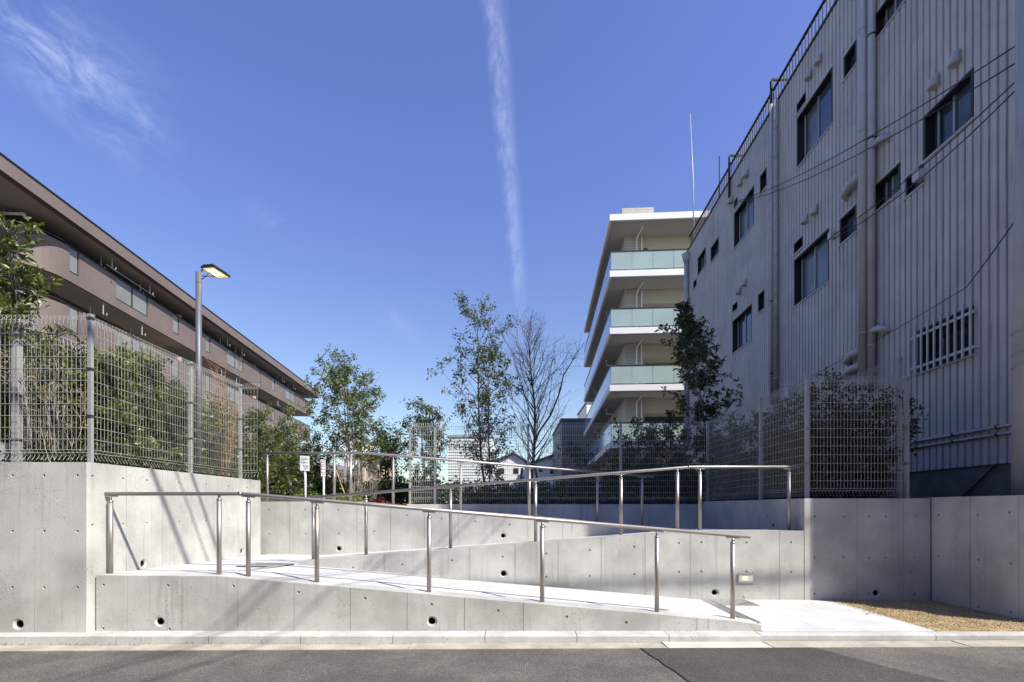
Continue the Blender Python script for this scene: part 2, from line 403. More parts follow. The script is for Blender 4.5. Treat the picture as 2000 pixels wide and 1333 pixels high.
# ------------------------------------------------------------------ retaining walls
YC, YD, YF_, YH = 4.634, 6.2, 7.85, 9.5
ctop = [(XP(178, YC), ZP(1124, YC)), (XP(430, YC), ZP(1126, YC)), (XP(1440, YC), ZP(1214, YC)), (XP(1487, YC), ZP(1221, YC))]
dtop = [(XP(583, YD), ZP(1098, YD)), (XP(620, YD), ZP(1092.5, YD)), (XP(1340, YD), ZP(1037, YD)), (XP(1570, YD), ZP(1037, YD))]
ftop = [(XP(503, YF_), ZP(980, YF_)), (XP(700, YF_), ZP(980, YF_)), (XP(881, YF_), ZP(996, YF_)), (XP(1000, YF_), ZP(1005, YF_)), (XP(1170, YF_), ZP(1020, YF_)), (XP(1330, YF_), ZP(1034, YF_)), (XP(1372, YF_)+.55, ZP(1036, YF_))]
HOLES = []   # (wall object, point, inward normal, radius)
def concyl(mb, p, n, r, depth, r2=None, seg=10):
    p = Vector(p); n = Vector(n); mb.tube([p-n*.01, p+n*depth], r, seg, True, r2)
def dress(o, ties, weeps, seams, n, axis):
    """cut tie holes, drain openings and formwork seams; put a drain pipe in each opening"""
    cm = MB(); n = Vector(n)
    for p_ in ties: concyl(cm, p_, n, .0145, .017, .012, 10)
    for p_ in weeps: concyl(cm, p_, n, .050, .14, None, 20)
    for s_ in seams:   # (point at top, point at bottom)
        a, b = Vector(s_[0]), Vector(s_[1]); t = Vector((n.y, -n.x, 0))*.0028
        if n.y == 0: t = Vector((0, .0028, 0))
        cm.hexa([b-n*.01-t, b-n*.01+t, b+n*.005+t, b+n*.005-t, a-n*.01-t, a-n*.01+t, a+n*.005+t, a+n*.005-t])
    if cm.v: cut(o, cm)
    for p_ in weeps:
        p_ = Vector(p_); m = MB()
        seg = 20; off = Vector((-.006, 0, 0)) if n.y else Vector((0, 0, 0))
        a = Vector((n.y, -n.x, 0)).normalized(); b_ = Vector((0, 0, 1))
        rings = []
        for (rr, dp, o_) in [(.0495, .004, 0), (.043, .006, 0), (.034, .016, 1), (.032, .10, 1)]:
            rings.append([p_+n*dp+off*o_+(a*math.cos(2*math.pi*k/seg)+b_*math.sin(2*math.pi*k/seg))*rr for k in range(seg)])
        for r_ in rings: m.v += [tuple(q) for q in r_]
        for i in range(3):
            for k in range(seg): m.f.append((i*seg+k, i*seg+(k+1) % seg, (i+1)*seg+(k+1) % seg, (i+1)*seg+k))
        pc = m.build('drain_pipe', 'mortar_white', o, smooth=True)
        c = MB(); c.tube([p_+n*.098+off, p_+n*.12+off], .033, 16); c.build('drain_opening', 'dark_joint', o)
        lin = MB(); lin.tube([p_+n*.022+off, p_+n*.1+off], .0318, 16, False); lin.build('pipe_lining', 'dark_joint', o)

def frontwall(name, label, Y, top, base, th, ties, weeps, seams, cat='retaining wall', m='concrete'):
    poly = [(x_, Y, z_) for x_, z_ in top]
    poly = [(top[0][0], Y, base)] + poly + [(top[-1][0], Y, base)]
    o = MB().prism(poly, (0, th, 0)).build(name, m); tag(o, label, cat)
    sm = [((x_, Y, interp(top, x_)+.02), (x_, Y, base-.02)) for x_ in seams]
    dress(o, [(x_, Y, z_) for x_, z_ in ties], [(x_, Y, z_) for x_, z_ in weeps], sm, (0, 1, 0), 'x')
    md = o.modifiers.new('bevel', 'BEVEL'); md.width = .006; md.segments = 2; md.limit_method = 'ANGLE'; md.angle_limit = math.radians(60)
    o.modifiers.clear()
    return o
def T(lst, Y): return [(XP(x_, Y), ZP(y_, Y)) for x_, y_ in lst]

# left L shaped wall
ZT = ZP(903, 4.575)
XL = -3.94
lw = MB().prism([(-9, 4.575, -.15), (XL-.022, 4.575, -.15), (XL, 4.597, -.15), (XL, 7.70, -.15), (XL-.22, 7.70, -.15), (XL-.22, 4.80, -.15), (-9, 4.80, -.15)], (0, 0, ZT+.15)).build('retaining_wall', 'concrete')
tag(lw, 'tall L shaped smooth concrete wall at the left, carrying the left mesh fence', 'retaining wall')
tiesA = [(XP(x_, 4.575), ZP(y_, 4.575)) for x_ in (24, 86, 151, -55, -120, -190) for y_ in (929, 1038, 1148)]
cm = MB()
for x_, z_ in tiesA: concyl(cm, (x_, 4.575, z_), (0, 1, 0), .0145, .017, .012, 10)
wlA = (XP(35, 4.575), ZP(1220, 4.575))
concyl(cm, (wlA[0], 4.575, wlA[1]), (0, 1, 0), .055, .14, None, 20)
for x_ in (67, -110): X = XP(x_, 4.575); cm.box(X-.003, X+.003, 4.5, 4.581, -.2, 2)
cut(lw, cm)
cm = MB()
sideX = [181, 241, 287, 350, 403, 447, 483]
for x_ in sideX:
    Y = -XL*F/(CX-x_)
    for z_ in (1.55, 1.09, .68):
        if z_ > .7: concyl(cm, (XL, Y, z_), (-1, 0, 0), .0145, .017, .012, 10)
wl = []
for x_, y_ in ((281, 1101), (473, 1077)):
    Y = -XL*F/(CX-x_); wl.append((XL, Y, ZP(y_, Y))); concyl(cm, wl[-1], (-1, 0, 0), .05, .14, None, 20)
for x_ in (247, 317, 375, 425, 467):
    Y = -XL*F/(CX-x_); cm.box(XL-.005, XL+.05, Y-.003, Y+.003, -.2, 2)
cut(lw, cm)
def drain(o, p_, n, rr=1.0):
    p_ = Vector(p_); n = Vector(n); m = MB(); seg = 20; a = Vector((n.y, -n.x, 0)).normalized(); b_ = Vector((0, 0, 1))
    for (r_, dp) in [(.0495*rr, .004), (.043*rr, .006), (.034*rr, .016), (.032*rr, .10)]:
        m.v += [tuple(p_+n*dp+(a*math.cos(2*math.pi*k/seg)+b_*math.sin(2*math.pi*k/seg))*r_) for k in range(seg)]
    for i in range(3):
        for k in range(seg): m.f.append((i*seg+k, i*seg+(k+1) % seg, (i+1)*seg+(k+1) % seg, (i+1)*seg+k))
    m.build('drain_pipe', 'mortar_white', o, smooth=True)
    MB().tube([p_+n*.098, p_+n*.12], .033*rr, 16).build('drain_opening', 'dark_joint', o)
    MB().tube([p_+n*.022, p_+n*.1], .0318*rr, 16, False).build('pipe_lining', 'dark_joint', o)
drain(lw, (wlA[0], 4.575, wlA[1]), (0, 1, 0), 1.1)
for q in wl: drain(lw, q, (-1, 0, 0))

fw = frontwall('retaining_wall', 'long low concrete wall tapering down to the right along the kerb, under the front handrail', YC, [(XL+.02, ctop[0][1])]+ctop[1:], -.1, .22,
    T([(202, 1143), (328, 1144), (456, 1145), (583, 1157), (713, 1169), (843, 1181), (973, 1193), (1107, 1205), (1223, 1216), (201, 1228), (331, 1229)], YC),
    T([(312, 1215), (844, 1214)], YC), [XP(x_, YC) for x_ in (248, 355, 464, 574, 684, 795, 907, 1022)])
mw = frontwall('retaining_wall', 'middle concrete wall rising to the right, with the small recessed wall light', YD, dtop, 0.0, .28,
    T([(689, 1109), (786, 1103), (883, 1095), (982, 1088), (1067, 1081.5), (1152, 1074.5), (1239, 1068), (1326, 1061), (1370, 1059.5), (1458, 1060), (1545, 1059.5), (1067, 1127), (982, 1140), (1152, 1125), (1239, 1122), (1326, 1117.5), (1370, 1117), (1458, 1117), (1545, 1117.5), (1152, 1125)][:-1], YD),
    T([(984, 1121), (1397, 1158)], YD), [XP(x_, YD) for x_ in (750, 830, 918, 1006, 1090, 1174, 1260, 1348, 1523)])
uw = frontwall('retaining_wall', 'upper concrete wall behind the middle ramp, its top falling to the right', YF_, ftop, .3, .22,
    T([(525, 996), (596, 996), (661, 996), (795, 1007), (862, 1013), (928, 1019), (995, 1025), (1065, 1029), (526, 1043), (597, 1043), (662, 1043), (731, 1038)], YF_),
    T([(662, 1072), (983, 1047)], YF_), [XP(x_, YF_) for x_ in (566, 631, 697, 763, 829, 896, 963, 1031, 1099)])
ZH = ZP(985, YH)
bw = frontwall('retaining_wall', 'shaded concrete wall at the back, under the rear mesh fence', YH, [(XP(795, YH), ZH), (3.69, ZH)], .3, .2,
    T([(905, 1000), (950, 1000), (1015, 999.5), (1081, 999.5), (1148, 999.5), (1215, 999.5), (1282, 1000), (1350, 1000)], YH), [], [XP(x_, YH) for x_ in (860, 932, 1000, 1066, 1133, 1200, 1268, 1330)])
# right L wall
ZI = 1.372
rw = MB().prism([(3.69, 6.2, -.1), (5.275, 6.2, -.1), (5.275, 6.42, -.1), (3.90, 6.42, -.1), (3.90, 9.7, -.1), (3.69, 9.498, -.1)], (0, 0, ZI+.1)).build('retaining_wall', 'concrete')
tag(rw, 'concrete wall in shade right of the ramps, wrapping the right planting bed below its fence', 'retaining wall')
cm = MB()
for x_, y_ in [(1591, 1009), (1648, 1009), (1697, 1009), (1730, 1009), (1788, 1009), (1591, 1089), (1648, 1089), (1697, 1090), (1730, 1090), (1785, 1089), (1591, 1160), (1648, 1160), (1697, 1160), (1786, 1161)]:
    q = W(x_, y_, 6.2); concyl(cm, q, (0, 1, 0), .0145, .017, .012, 10)
q = W(1712, 1159, 6.2); concyl(cm, q, (0, 1, 0), .05, .14, None, 20)
for x_ in (1584, 1674, 1765): X = XP(x_, 6.2); cm.box(X-.003, X+.003, 6.1, 6.205, -.2, 1.5)
q2 = []
for x_, y_, r_ in [(1508, 1026, 1), (1498, 1009, 0), (1535, 1009, 0), (1473, 1010, 0), (1440, 1010, 0)]:
    Y = 3.69*F/(x_-CX); qq = (3.69, Y, ZP(y_, Y))
    if r_: q2.append(qq); concyl(cm, qq, (1, 0, 0), .045, .14, None, 20)
    else: concyl(cm, qq, (1, 0, 0), .015, .022, .01, 8)
for Y in (6.9, 7.7, 8.5): cm.box(3.6, 3.695, Y-.003, Y+.003, -.2, 1.5)
cut(rw, cm); drain(rw, q, (0, 1, 0)); drain(rw, q2[0], (1, 0, 0), .9)
ew = MB().prism([(5.30, 5.07, -.1), (5.55, 5.07, -.1), (5.55, 6.6, -.1), (5.30, 6.6, -.1)], (0, 0, 1.385+.1)).build('retaining_wall', 'concrete')
tag(ew, 'concrete wall at the far right running back beside the sandy strip', 'retaining wall')
cm = MB()
for x_, y_ in [(1833, 1006), (1910, 1006), (1972, 1001), (1833, 1086), (1911, 1094), (1974, 1101), (1833, 1170), (1911, 1186), (1974, 1197)]:
    Y = 5.30*F/(x_-CX); concyl(cm, (5.30, Y, ZP(y_, Y)), (1, 0, 0), .0145, .017, .012, 10)
Y = 5.3*F/(1895-CX); cm.box(5.2, 5.305, Y-.003, Y+.003, -.2, 1.5)
Y = 5.3*F/(1990-CX); cm.box(5.2, 5.305, Y-.003, Y+.003, -.2, 1.5)
cut(ew, cm)

# ramp and landing surfaces (slabs)
def slab(name, quad, th=.25, m='ramp_concrete'):
    mb = MB(); mb.hexa([(p_[0], p_[1], p_[2]-th) for p_ in quad]+[tuple(p_) for p_ in quad])
    o = mb.build(name, m); o['kind'] = 'structure'; return o
zl1, zl2, zl3 = ctop[0][1]-.008, .534, .511
XT = XP(430, YC)           # ramp 1 starts to fall
XD = XP(583, YD)
ya = YC+.22
def cz_(X): return interp(ctop, X)-.008
Xf = XP(1485, YC)
slab('landing', [(XL+.001, ya, zl1), (XT, ya, zl1), (XD, YD-.002, zl2), (XL+.001, YD-.002, .565)])
slab('landing', [(XL+.001, YD, .565), (XD, YD, zl2), (XP(640, YF_), YF_-.002, .502), (XL+.001, YF_-.002, .511)])
slab('ramp', [(XT, ya, zl1), (XP(1487, YC), ya, .115), (XP(1350, YD), YD-.002, .105), (XD, YD-.002, zl2)])
yd = YD+.28
b2 = [(XP(640, YF_), .502), (XP(831, YF_), .595), (XP(1000, YF_), .707), (XP(1280, YF_), .866)]
def dz_(X): return interp(dtop, X)-.05
slab('ramp', [(XD+.01, YD+.279, .53), (XP(1340, YD), yd, .914), (XP(1290, YF_), YF_-.002, .868), (XP(640, YF_), YF_-.002, .502)])
slab('landing', [(XP(1340, YD), yd, .914), (3.688, yd, .914), (3.688, YF_-.002, .89), (XP(1290, YF_), YF_-.002, .868)])
slab('landing', [(XP(1330, YF_), YF_+.22, .889), (3.688, YF_+.22, .888), (3.688, YH-.002, .865), (XP(1330, YF_), YH-.002, .865)])
slab('ramp', [(XP(700, YF_), YF_+.22, ftop[1][1]-.05), (XP(1330, YF_), YF_+.22, .889), (XP(1330, YF_), YH-.002, .865), (XP(700, YF_), YH-.002, ftop[1][1]-.09)])
slab('landing', [(XL-.2, YF_+.22, ftop[1][1]-.05), (XP(700, YF_), YF_+.22, ftop[1][1]-.05), (XP(700, YF_), YH+.6, ftop[1][1]-.09), (XL-.2, YH+.6, ftop[1][1]-.09)])
pav = slab('pavement', [(XP(1487, YC)+.0, 4.603, .098), (XP(1825, 4.61), 4.603, .100), (XP(1624, YD), YD-.002, .09), (XP(1350, YD), YD-.002, .10)], .15)
slab('sandy_ground', [(XP(1825, 4.61)+.002, 4.603, .094), (5.298, 4.603, .094), (5.298, YD-.002, .084), (XP(1624, YD)+.002, YD-.002, .084)], .12, 'sandy')
slab('sandy_ground', [(5.298, 4.603, .094), (12, 4.603, .094), (12, 5.068, .09), (5.298, 5.068, .09)], .12, 'sandy')
# planting beds
slab('garden_ground', [(-9, 4.81, 1.58), (XL-.23, 4.81, 1.58), (XL-.23, YH+.6, 1.45), (-9, YH+.6, 1.5)], 1.0, 'soil')
slab('garden_ground', [(3.905, 6.43, 1.27), (6.3, 6.43, 1.27), (6.3, 9.75, 1.2), (3.905, 9.75, 1.2)], 1.0, 'soil')
slab('garden_ground', [(5.56, 4.7, 1.25), (6.55, 4.7, 1.25), (6.55, 6.425, 1.25), (5.56, 6.425, 1.25)], 1.0, 'soil')
slab('garden_ground', [(-40, 10.11, 1.24), (XP(700, YF_), 10.11, 1.24), (XP(700, YF_), 60, 1.2), (-40, 60, 1.2)], 1.2, 'soil')
slab('garden_ground', [(XP(700, YF_)+.01, YH+.21, 1.22), (40, YH+.21, 1.22), (40, 60, 1.2), (XP(700, YF_)+.01, 60, 1.2)], 1.2, 'soil')

# ------------------------------------------------------------------ drain grates
def grate(label, x0, x1, y0, y1, zf):
    g = root('drain_grate', ((x0+x1)/2, (y0+y1)/2, zf(y0)), label, 'drain grate', 'steel drain grates in the ramps')
    def gb_(mb, a, b, c, d_, lo, hi):
        return mb.hexa([(a, c, zf(c)+lo), (b, c, zf(c)+lo), (b, d_, zf(d_)+lo), (a, d_, zf(d_)+lo), (a, c, zf(c)+hi), (b, c, zf(c)+hi), (b, d_, zf(d_)+hi), (a, d_, zf(d_)+hi)])
    gb_(MB(), x0, x1, y0, y1, -.02, .004).build('pit', 'dark_joint', g)
    fr = MB(); t = .010
    for a, b, c1, d1 in [(x0, x1, y0, y0+t), (x0, x1, y1-t, y1), (x0, x0+t, y0+t, y1-t), (x1-t, x1, y0+t, y1-t)]: gb_(fr, a, b, c1, d1, .0, .011)
    fr.build('frame', 'galvanised', g)
    br = MB(); n = max(3, int((x1-x0)/.03))
    for i in range(1, n): a = x0+(x1-x0)*i/n; gb_(br, a-.005, a+.005, y0+t, y1-t, .004, .009)
    n = max(2, int((y1-y0)/.05))
    for i in range(1, n): a = y0+(y1-y0)*i/n; gb_(br, x0+t, x1-t, a-.006, a+.006, .004, .0085)
    tag(br.build('bar', 'galvanised', g), kind='stuff')
grate('square steel grate at the foot of the ramp beside the middle wall', 2.50, 2.92, 5.80, 6.18, lambda y: .1005-.009*(y-4.6)/1.6)
grate('narrow steel channel grate crossing the foot of the front ramp', 2.38, 2.49, 4.92, 6.18, lambda y: .101-.008*(y-4.6)/1.6)
zfl = lambda y: .592-(y-4.854)*.047/1.346
grate('square steel grate on the left landing between two handrail posts', -3.22, -2.84, 5.74, 6.18, lambda y: zfl(y)+.006)
grate('narrow steel channel grate crossing the top of the front ramp', -2.83, -2.74, 4.90, 6.18, lambda y: zfl(y)+.002)

# ------------------------------------------------------------------ handrails
def handrail(label, Y, pts, posts, topf, mat_='steel_rail'):
    wp = [W(x_, y_, Y) for x_, y_ in pts]
    g = root('handrail', (wp[0].x, Y, topf(wp[0].x)), label, 'handrail')
    rp = [wp[0]]
    for i in range(1, len(wp)-1):   # soften the bends
        a = (wp[i-1]-wp[i]).normalized(); b = (wp[i+1]-wp[i]).normalized()
        rp += [wp[i]+a*.05, wp[i]+a*.02+b*.005, wp[i]+b*.05]
    rp.append(wp[-1])
    rl = MB().tube(rp, .0185, 14).build('rail', mat_, g, smooth=True)
    for i in range(1, len(wp)-1):
        a = (wp[i-1]-wp[i]).normalized()
        MB().tube([wp[i]+a*.045, wp[i]+a*.015], .0205, 14).build('joint_sleeve', 'steel_bright', rl, smooth=True)
    for x_ in posts:
        X = XP(x_, Y); zr = None
        for a, b in zip(wp, wp[1:]):
            if a.x-.3 <= X <= b.x+.01: zr = a.z+(b.z-a.z)*(X-a.x)/(b.x-a.x); sl = (b.z-a.z)/(b.x-a.x)
        zb = topf(X)
        po = MB().tube([(X, Y, zb-.01), (X, Y, zr-.075)], .0215, 14).build('post', mat_, g, smooth=True)
        MB().tube([(X, Y, zr-.083), (X, Y, zr-.066)], .0232, 14).build('collar', 'steel_bright', po, smooth=True)
        MB().tube([(X, Y, zr-.066), (X, Y, zr-.045), (X, Y, zr-.03)], .012, 12).build('pin', 'steel_bright', po, smooth=True)
        h = MB(); dx = .062
        h.hexa([(X-dx, Y-.012, zr-.030-sl*dx), (X+dx, Y-.012, zr-.030+sl*dx), (X+dx, Y+.012, zr-.030+sl*dx), (X-dx, Y+.012, zr-.030-sl*dx),
                (X-dx, Y-.012, zr-.018-sl*dx), (X+dx, Y-.012, zr-.018+sl*dx), (X+dx, Y+.012, zr-.018+sl*dx), (X-dx, Y+.012, zr-.018-sl*dx)])
        h.build('bracket', mat_, po)
handrail('front steel handrail on eight posts, sloping down to the right beside the kerb', 4.765, [(195, 965), (475, 965), (1465, 1049)], [216, 428, 485, 619, 838, 1059, 1283, 1431], lambda X: interp(ctop, X))
handrail('middle steel handrail rising to the right and ending level at the right wall', 6.35, [(600, 973), (1350, 912.5), (1562, 912.5)], [612, 715, 880, 1046, 1213, 1323, 1367, 1541], lambda X: interp(dtop, X))
handrail('rear steel handrail, level at the top left then falling right before the back fence', 8.0, [(510, 885), (713, 885), (1277, 932)], [522, 653, 685, 768, 900, 1034, 1167, 1254], lambda X: interp(ftop, X))

# ------------------------------------------------------------------ wall light, little outlet
q = W(1457, 1130, YD)
wlt = root('wall_light', q, 'small rectangular recessed lamp with a grey frame on the middle wall', 'wall light')
fr = MB(); hx, hz, t = .108, .058, .016
for a, b, c, d_ in [(-hx, hx, hz-t, hz), (-hx, hx, -hz, -hz+t*1.3), (-hx, -hx+t, -hz+t*1.3, hz-t), (hx-t, hx, -hz+t*1.3, hz-t)]:
    fr.box(q.x+a, q.x+b, YD-.016, YD-.001, q.z+c, q.z+d_)
fr.build('frame', 'galvanised', wlt)
ln = MB().box(q.x-hx+t, q.x+hx-t, YD-.007, YD-.001, q.z-hz+t*1.3, q.z+hz-t).build('lens', 'lens_pale', wlt)
MB().box(q.x-.045, q.x+.02, YD-.0078, YD-.0072, q.z-.02, q.z+.022).build('lamp', 'led_soft', ln)
q = W(1455, 1164, YD)
ol = MB().tube([(q.x, YD-.008, q.z), (q.x, YD+.0, q.z)], .014, 12).build('pipe_cap', 'white_paint'); tag(ol, 'tiny white round outlet cap on the middle wall under the wall light', 'outlet cap')
MB().tube([(q.x, YD-.0095, q.z), (q.x, YD-.007, q.z)], .006, 10).build('opening', 'dark_joint', ol)

# ------------------------------------------------------------------ mesh fences
def wire(mb, pts, r):
    mb.tube(pts, r, 4, False)
def fence(name, label, segs, z0, z1, posts, postr=.018, r=.0021, pitch=.042, bend=1.0, square=True):
    """segs: list of ((x,y),(x,y), back normal)"""
    g = root(name, (segs[0][0][0], segs[0][0][1], z0), label, 'fence')
    for (a, b, nb) in segs:
        a = Vector((a[0], a[1], 0)); b = Vector((b[0], b[1], 0)); nb = Vector((nb[0], nb[1], 0)); L = (b-a).length; t = (b-a)/L
        m = MB(); n = int(L/pitch); zb, zt = z0+.03, z1
        def Q(s_, o_, z_): q_ = a+t*s_+nb*o_; return Vector((q_.x, q_.y, z_))
        for i in range(n+1):
            s_ = L*i/n
            wire(m, [Q(s_, .050*bend, zt-.085), Q(s_, .060*bend, zt), Q(s_, 0, zt-.065), Q(s_, 0, zb+.10), Q(s_, .035*bend, zb+.05), Q(s_, 0, zb)], r)
        zz = [zt-.07, zt-.09, zb+.10, zb+.07]
        k = zb+.2
        while k < zt-.12: zz.append(k); k += .112
        for z_ in zz: wire(m, [Q(0, -.004, z_), Q(L, -.004, z_)], r*1.15)
        wire(m, [Q(0, .060*bend, zt), Q(L, .060*bend, zt)], r)
        tag(m.build('mesh_panel', 'fence_wire', g, fix=False), kind='stuff')
    for (x_, y_, zt_, rr) in posts:
        po = MB().box(x_-rr, x_+rr, y_-rr, y_+rr, z0, zt_).build('post', 'galvanised', g)
        for z_ in (z0+.45, z0+.9, zt_-.04):
            if z_ < zt_: MB().box(x_-rr-.006, x_+rr+.006, y_-rr-.006, y_+rr+.006, z_-.012, z_+.012).build('clamp', 'steel_bright', po)
ZFL = ZP(612, 4.7)
fence('mesh_fence', 'galvanised wire mesh fence on top of the tall left wall', [((-7.6, 4.69), (-4.03, 4.69), (0, 1)), ((-4.03, 4.69), (-4.03, 7.33), (-1, 0)), ((-4.03, 7.33), (-3.80, 7.33), (0, 1))], ZT, ZFL,
      [(-4.03, 4.70, ZFL-.01, .017), (-4.05, 6.19, ZFL-.02, .018), (-4.05, 7.33, ZFL-.02, .018), (-6.1, 4.72, ZFL-.02, .018)], r=.0017)
fence('mesh_fence', 'rear wire mesh fence standing on the shaded back wall', [((XP(801, 9.6), 9.6), (3.80, 9.6), (0, 1))], ZH, ZP(826, 9.6),
      [(XP(x_, 9.62), 9.62, ZP(828, 9.6), .02) for x_ in (801, 850, 1032, 1212)], r=.0022)
ZR = 2.965
fence('mesh_fence', 'shaded wire mesh fence around the right planting bed', [((3.80, 9.6), (3.80, 6.33), (1, 0)), ((3.80, 6.33), (5.06, 6.33), (0, 1))], ZI, ZR,
      [(3.80, 6.33, ZR, .021), (3.82, 7.55, ZR-.02, .021), (3.82, 9.6, ZR-.02, .022), (5.08, 6.33, ZR-.02, .022)], r=.0024)
fence('mesh_fence', 'taller wire mesh fence behind the right bed, nearest the grey corrugated building', [((5.2, 6.6), (5.2, 9.6), (1, 0))], 1.3, 3.30,
      [(5.2, 6.6, 3.28, .024), (5.2, 7.3, 2.95, .022), (5.2, 9.6, 3.28, .022)], r=.0024)
bx = lambda Y: -4.65-.081*Y
fence('mesh_fence', 'boundary wire mesh fence behind the left shrubs beside the brown building', [((bx(5.0), 5.0), (bx(18), 18), (-1, 0))], 1.5, 3.22,
      [(bx(y_), y_, 3.05, .03) for y_ in (5.02, 6.4, 7.8, 9.6, 11.6, 13.6, 15.8, 18)], r=.0024, pitch=.055)

# ------------------------------------------------------------------ street lamp
lx, ly = XP(388, 6.9), 6.9
zt = ZP(533, 6.9)
lamp = root('street_lamp', (lx, ly, 1.55), 'slim grey street lamp with a lit flat head, behind the left fence', 'street lamp')
po = MB().tube([(lx, ly, 1.55), (lx, ly, zt)], .0385, 18).build('pole', 'lamp_post_paint', lamp, smooth=True)
MB().tube([(lx, ly, zt-.15), (lx, ly, zt-.145)], .0393, 18).build('seam', 'dark_metal', po)
hc = Vector((XP(421.5, 7.03), 7.03, 4.615))
ax = Vector((.16, .98, 0)).normalized(); bxv = Vector((.98, -.16, 0.0)).normalized(); nz = ax.cross(bxv)
if nz.z < 0: nz = -nz
def hb(mb, a0, a1, b0, b1, c0, c1, o=hc):
    P = lambda a, b, c: o+ax*a+bxv*b+nz*c
    return mb.hexa([P(a0, b0, c0), P(a1, b0, c0), P(a1, b1, c0), P(a0, b1, c0), P(a0, b0, c1), P(a1, b0, c1), P(a1, b1, c1), P(a0, b1, c1)])
hd = hb(MB(), -.165, .165, -.10, .10, 0, .028).build('lamp_head', 'dark_metal', lamp)
hb(MB(), -.15, .12, -.08, .08, .035, .05).build('heat_sink', 'dark_metal', hd)
lens = hb(MB(), -.148, .148, -.083, .083, -.004, .0).build('lens', 'lens_warm', hd)
for a in (-.065, .04):
    for b in (-.04, .035): hb(MB(), a-.035, a+.035, b-.018, b+.018, -.007, -.0045).build('lamp', 'led_hot', hd)
for b in (-.075, .075):
    e = hc-bxv*.09+ax*b*1.6+nz*.01
    MB().tube([(lx, ly-.02, zt-.05), tuple(e)], .012, 6).build('bracket', 'lamp_post_paint', lamp)
e = hc-ax*.05-bxv*.04
MB().tube([(lx, ly, zt-.06), (lx+.05, ly, zt-.09), (lx+.10, ly, zt-.05), tuple(e)], .006, 6).build('cable', 'cable', lamp)

# ------------------------------------------------------------------ signs and bollard light by the top landing
def sign(label, xc, y0, y1, wpx, Y, ink, lines, tilt):
    c = W(xc, (y0+y1)/2, Y); hw = wpx/2/F*Y; hh = (y1-y0)/2/F*Y
    g = root('sign', (c.x, Y, 1.28), label, 'sign')
    MB().tube([(c.x, Y+.02, 1.25), (c.x, Y+.02, c.z+hh*.5)], .0215, 12).build('post', 'white_paint', g, smooth=True)
    sl = tilt
    b = MB().hexa([(c.x-hw, Y-.01, c.z-hh+sl), (c.x+hw, Y-.01, c.z-hh-sl), (c.x+hw, Y-.002, c.z-hh-sl), (c.x-hw, Y-.002, c.z-hh+sl), (c.x-hw, Y-.01, c.z+hh+sl), (c.x+hw, Y-.01, c.z+hh-sl), (c.x+hw, Y-.002, c.z+hh-sl), (c.x-hw, Y-.002, c.z+hh+sl)]).build('board', 'sign_white', g)
    t = MB()
    for (u0, u1, v0, v1) in lines:
        x_ = u0
        while x_ < u1-.01:   # small characters set in a row
            wd = random.uniform(.03, .06); x2 = min(u1, x_+wd)
            zz = lambda u_: -sl*(2*u_-1)
            t.hexa([(c.x-hw+2*hw*x_, Y-.0125, c.z+hh-2*hh*v1+zz(x_)), (c.x-hw+2*hw*x2, Y-.0125, c.z+hh-2*hh*v1+zz(x2)), (c.x-hw+2*hw*x2, Y-.0112, c.z+hh-2*hh*v1+zz(x2)), (c.x-hw+2*hw*x_, Y-.0112, c.z+hh-2*hh*v1+zz(x_)),
                    (c.x-hw+2*hw*x_, Y-.0125, c.z+hh-2*hh*v0+zz(x_)), (c.x-hw+2*hw*x2, Y-.0125, c.z+hh-2*hh*v0+zz(x2)), (c.x-hw+2*hw*x2, Y-.0112, c.z+hh-2*hh*v0+zz(x2)), (c.x-hw+2*hw*x_, Y-.0112, c.z+hh-2*hh*v0+zz(x_))])
            x_ = x2+.015
    t.build('lettering', ink, b)
sign('larger white sign board with rows of small green writing on a white post', 595.5, 891, 920, 18, 9.9, 'ink_green',
     [(.1, .78, .13, .17), (.1, .9, .23, .26), (.1, .5, .32, .35), (.1, .9, .41, .44), (.1, .6, .47, .5), (.25, .85, .63, .66), (.35, .9, .71, .74), (.45, .9, .79, .82), (.45, .7, .87, .9)], .006)
sign('smaller narrow white sign with red marks on a white post', 631.5, 898, 931, 8.5, 10.1, 'ink_red',
     [(.1, .9, .06, .09), (.1, .35, .14, .22), (.45, .9, .16, .19), (.1, .9, .29, .31), (.1, .35, .36, .44), (.45, .9, .39, .41), (.1, .35, .54, .62), (.45, .9, .57, .6), (.1, .35, .72, .8), (.45, .9, .75, .78), (.1, .9, .87, .9)], .006)
q = W(567, 941, 10.0)
bl = root('bollard_light', (q.x, 10.0, 1.25), 'short dark garden bollard light with a white top, left of the signs', 'bollard light')
MB().tube([(q.x, 10, 1.2), (q.x, 10, q.z-.10)], .03, 14).build('post', 'dark_metal', bl, smooth=True)
MB().tube([(q.x, 10, q.z-.10), (q.x, 10, q.z+.02)], .029, 14).build('lamp_shade', 'white_paint', bl, smooth=True)
# concrete block at far left bed
q = W(8, 882, 5.2)
cb = MB().box(q.x-.2, q.x+.14, 5.1, 5.35, 1.55, ZP(868, 5.2)); cb = cb.build('concrete_block', 'kerb_concrete'); tag(cb, 'pale concrete block lying behind the mesh fence at the far left', 'concrete block')

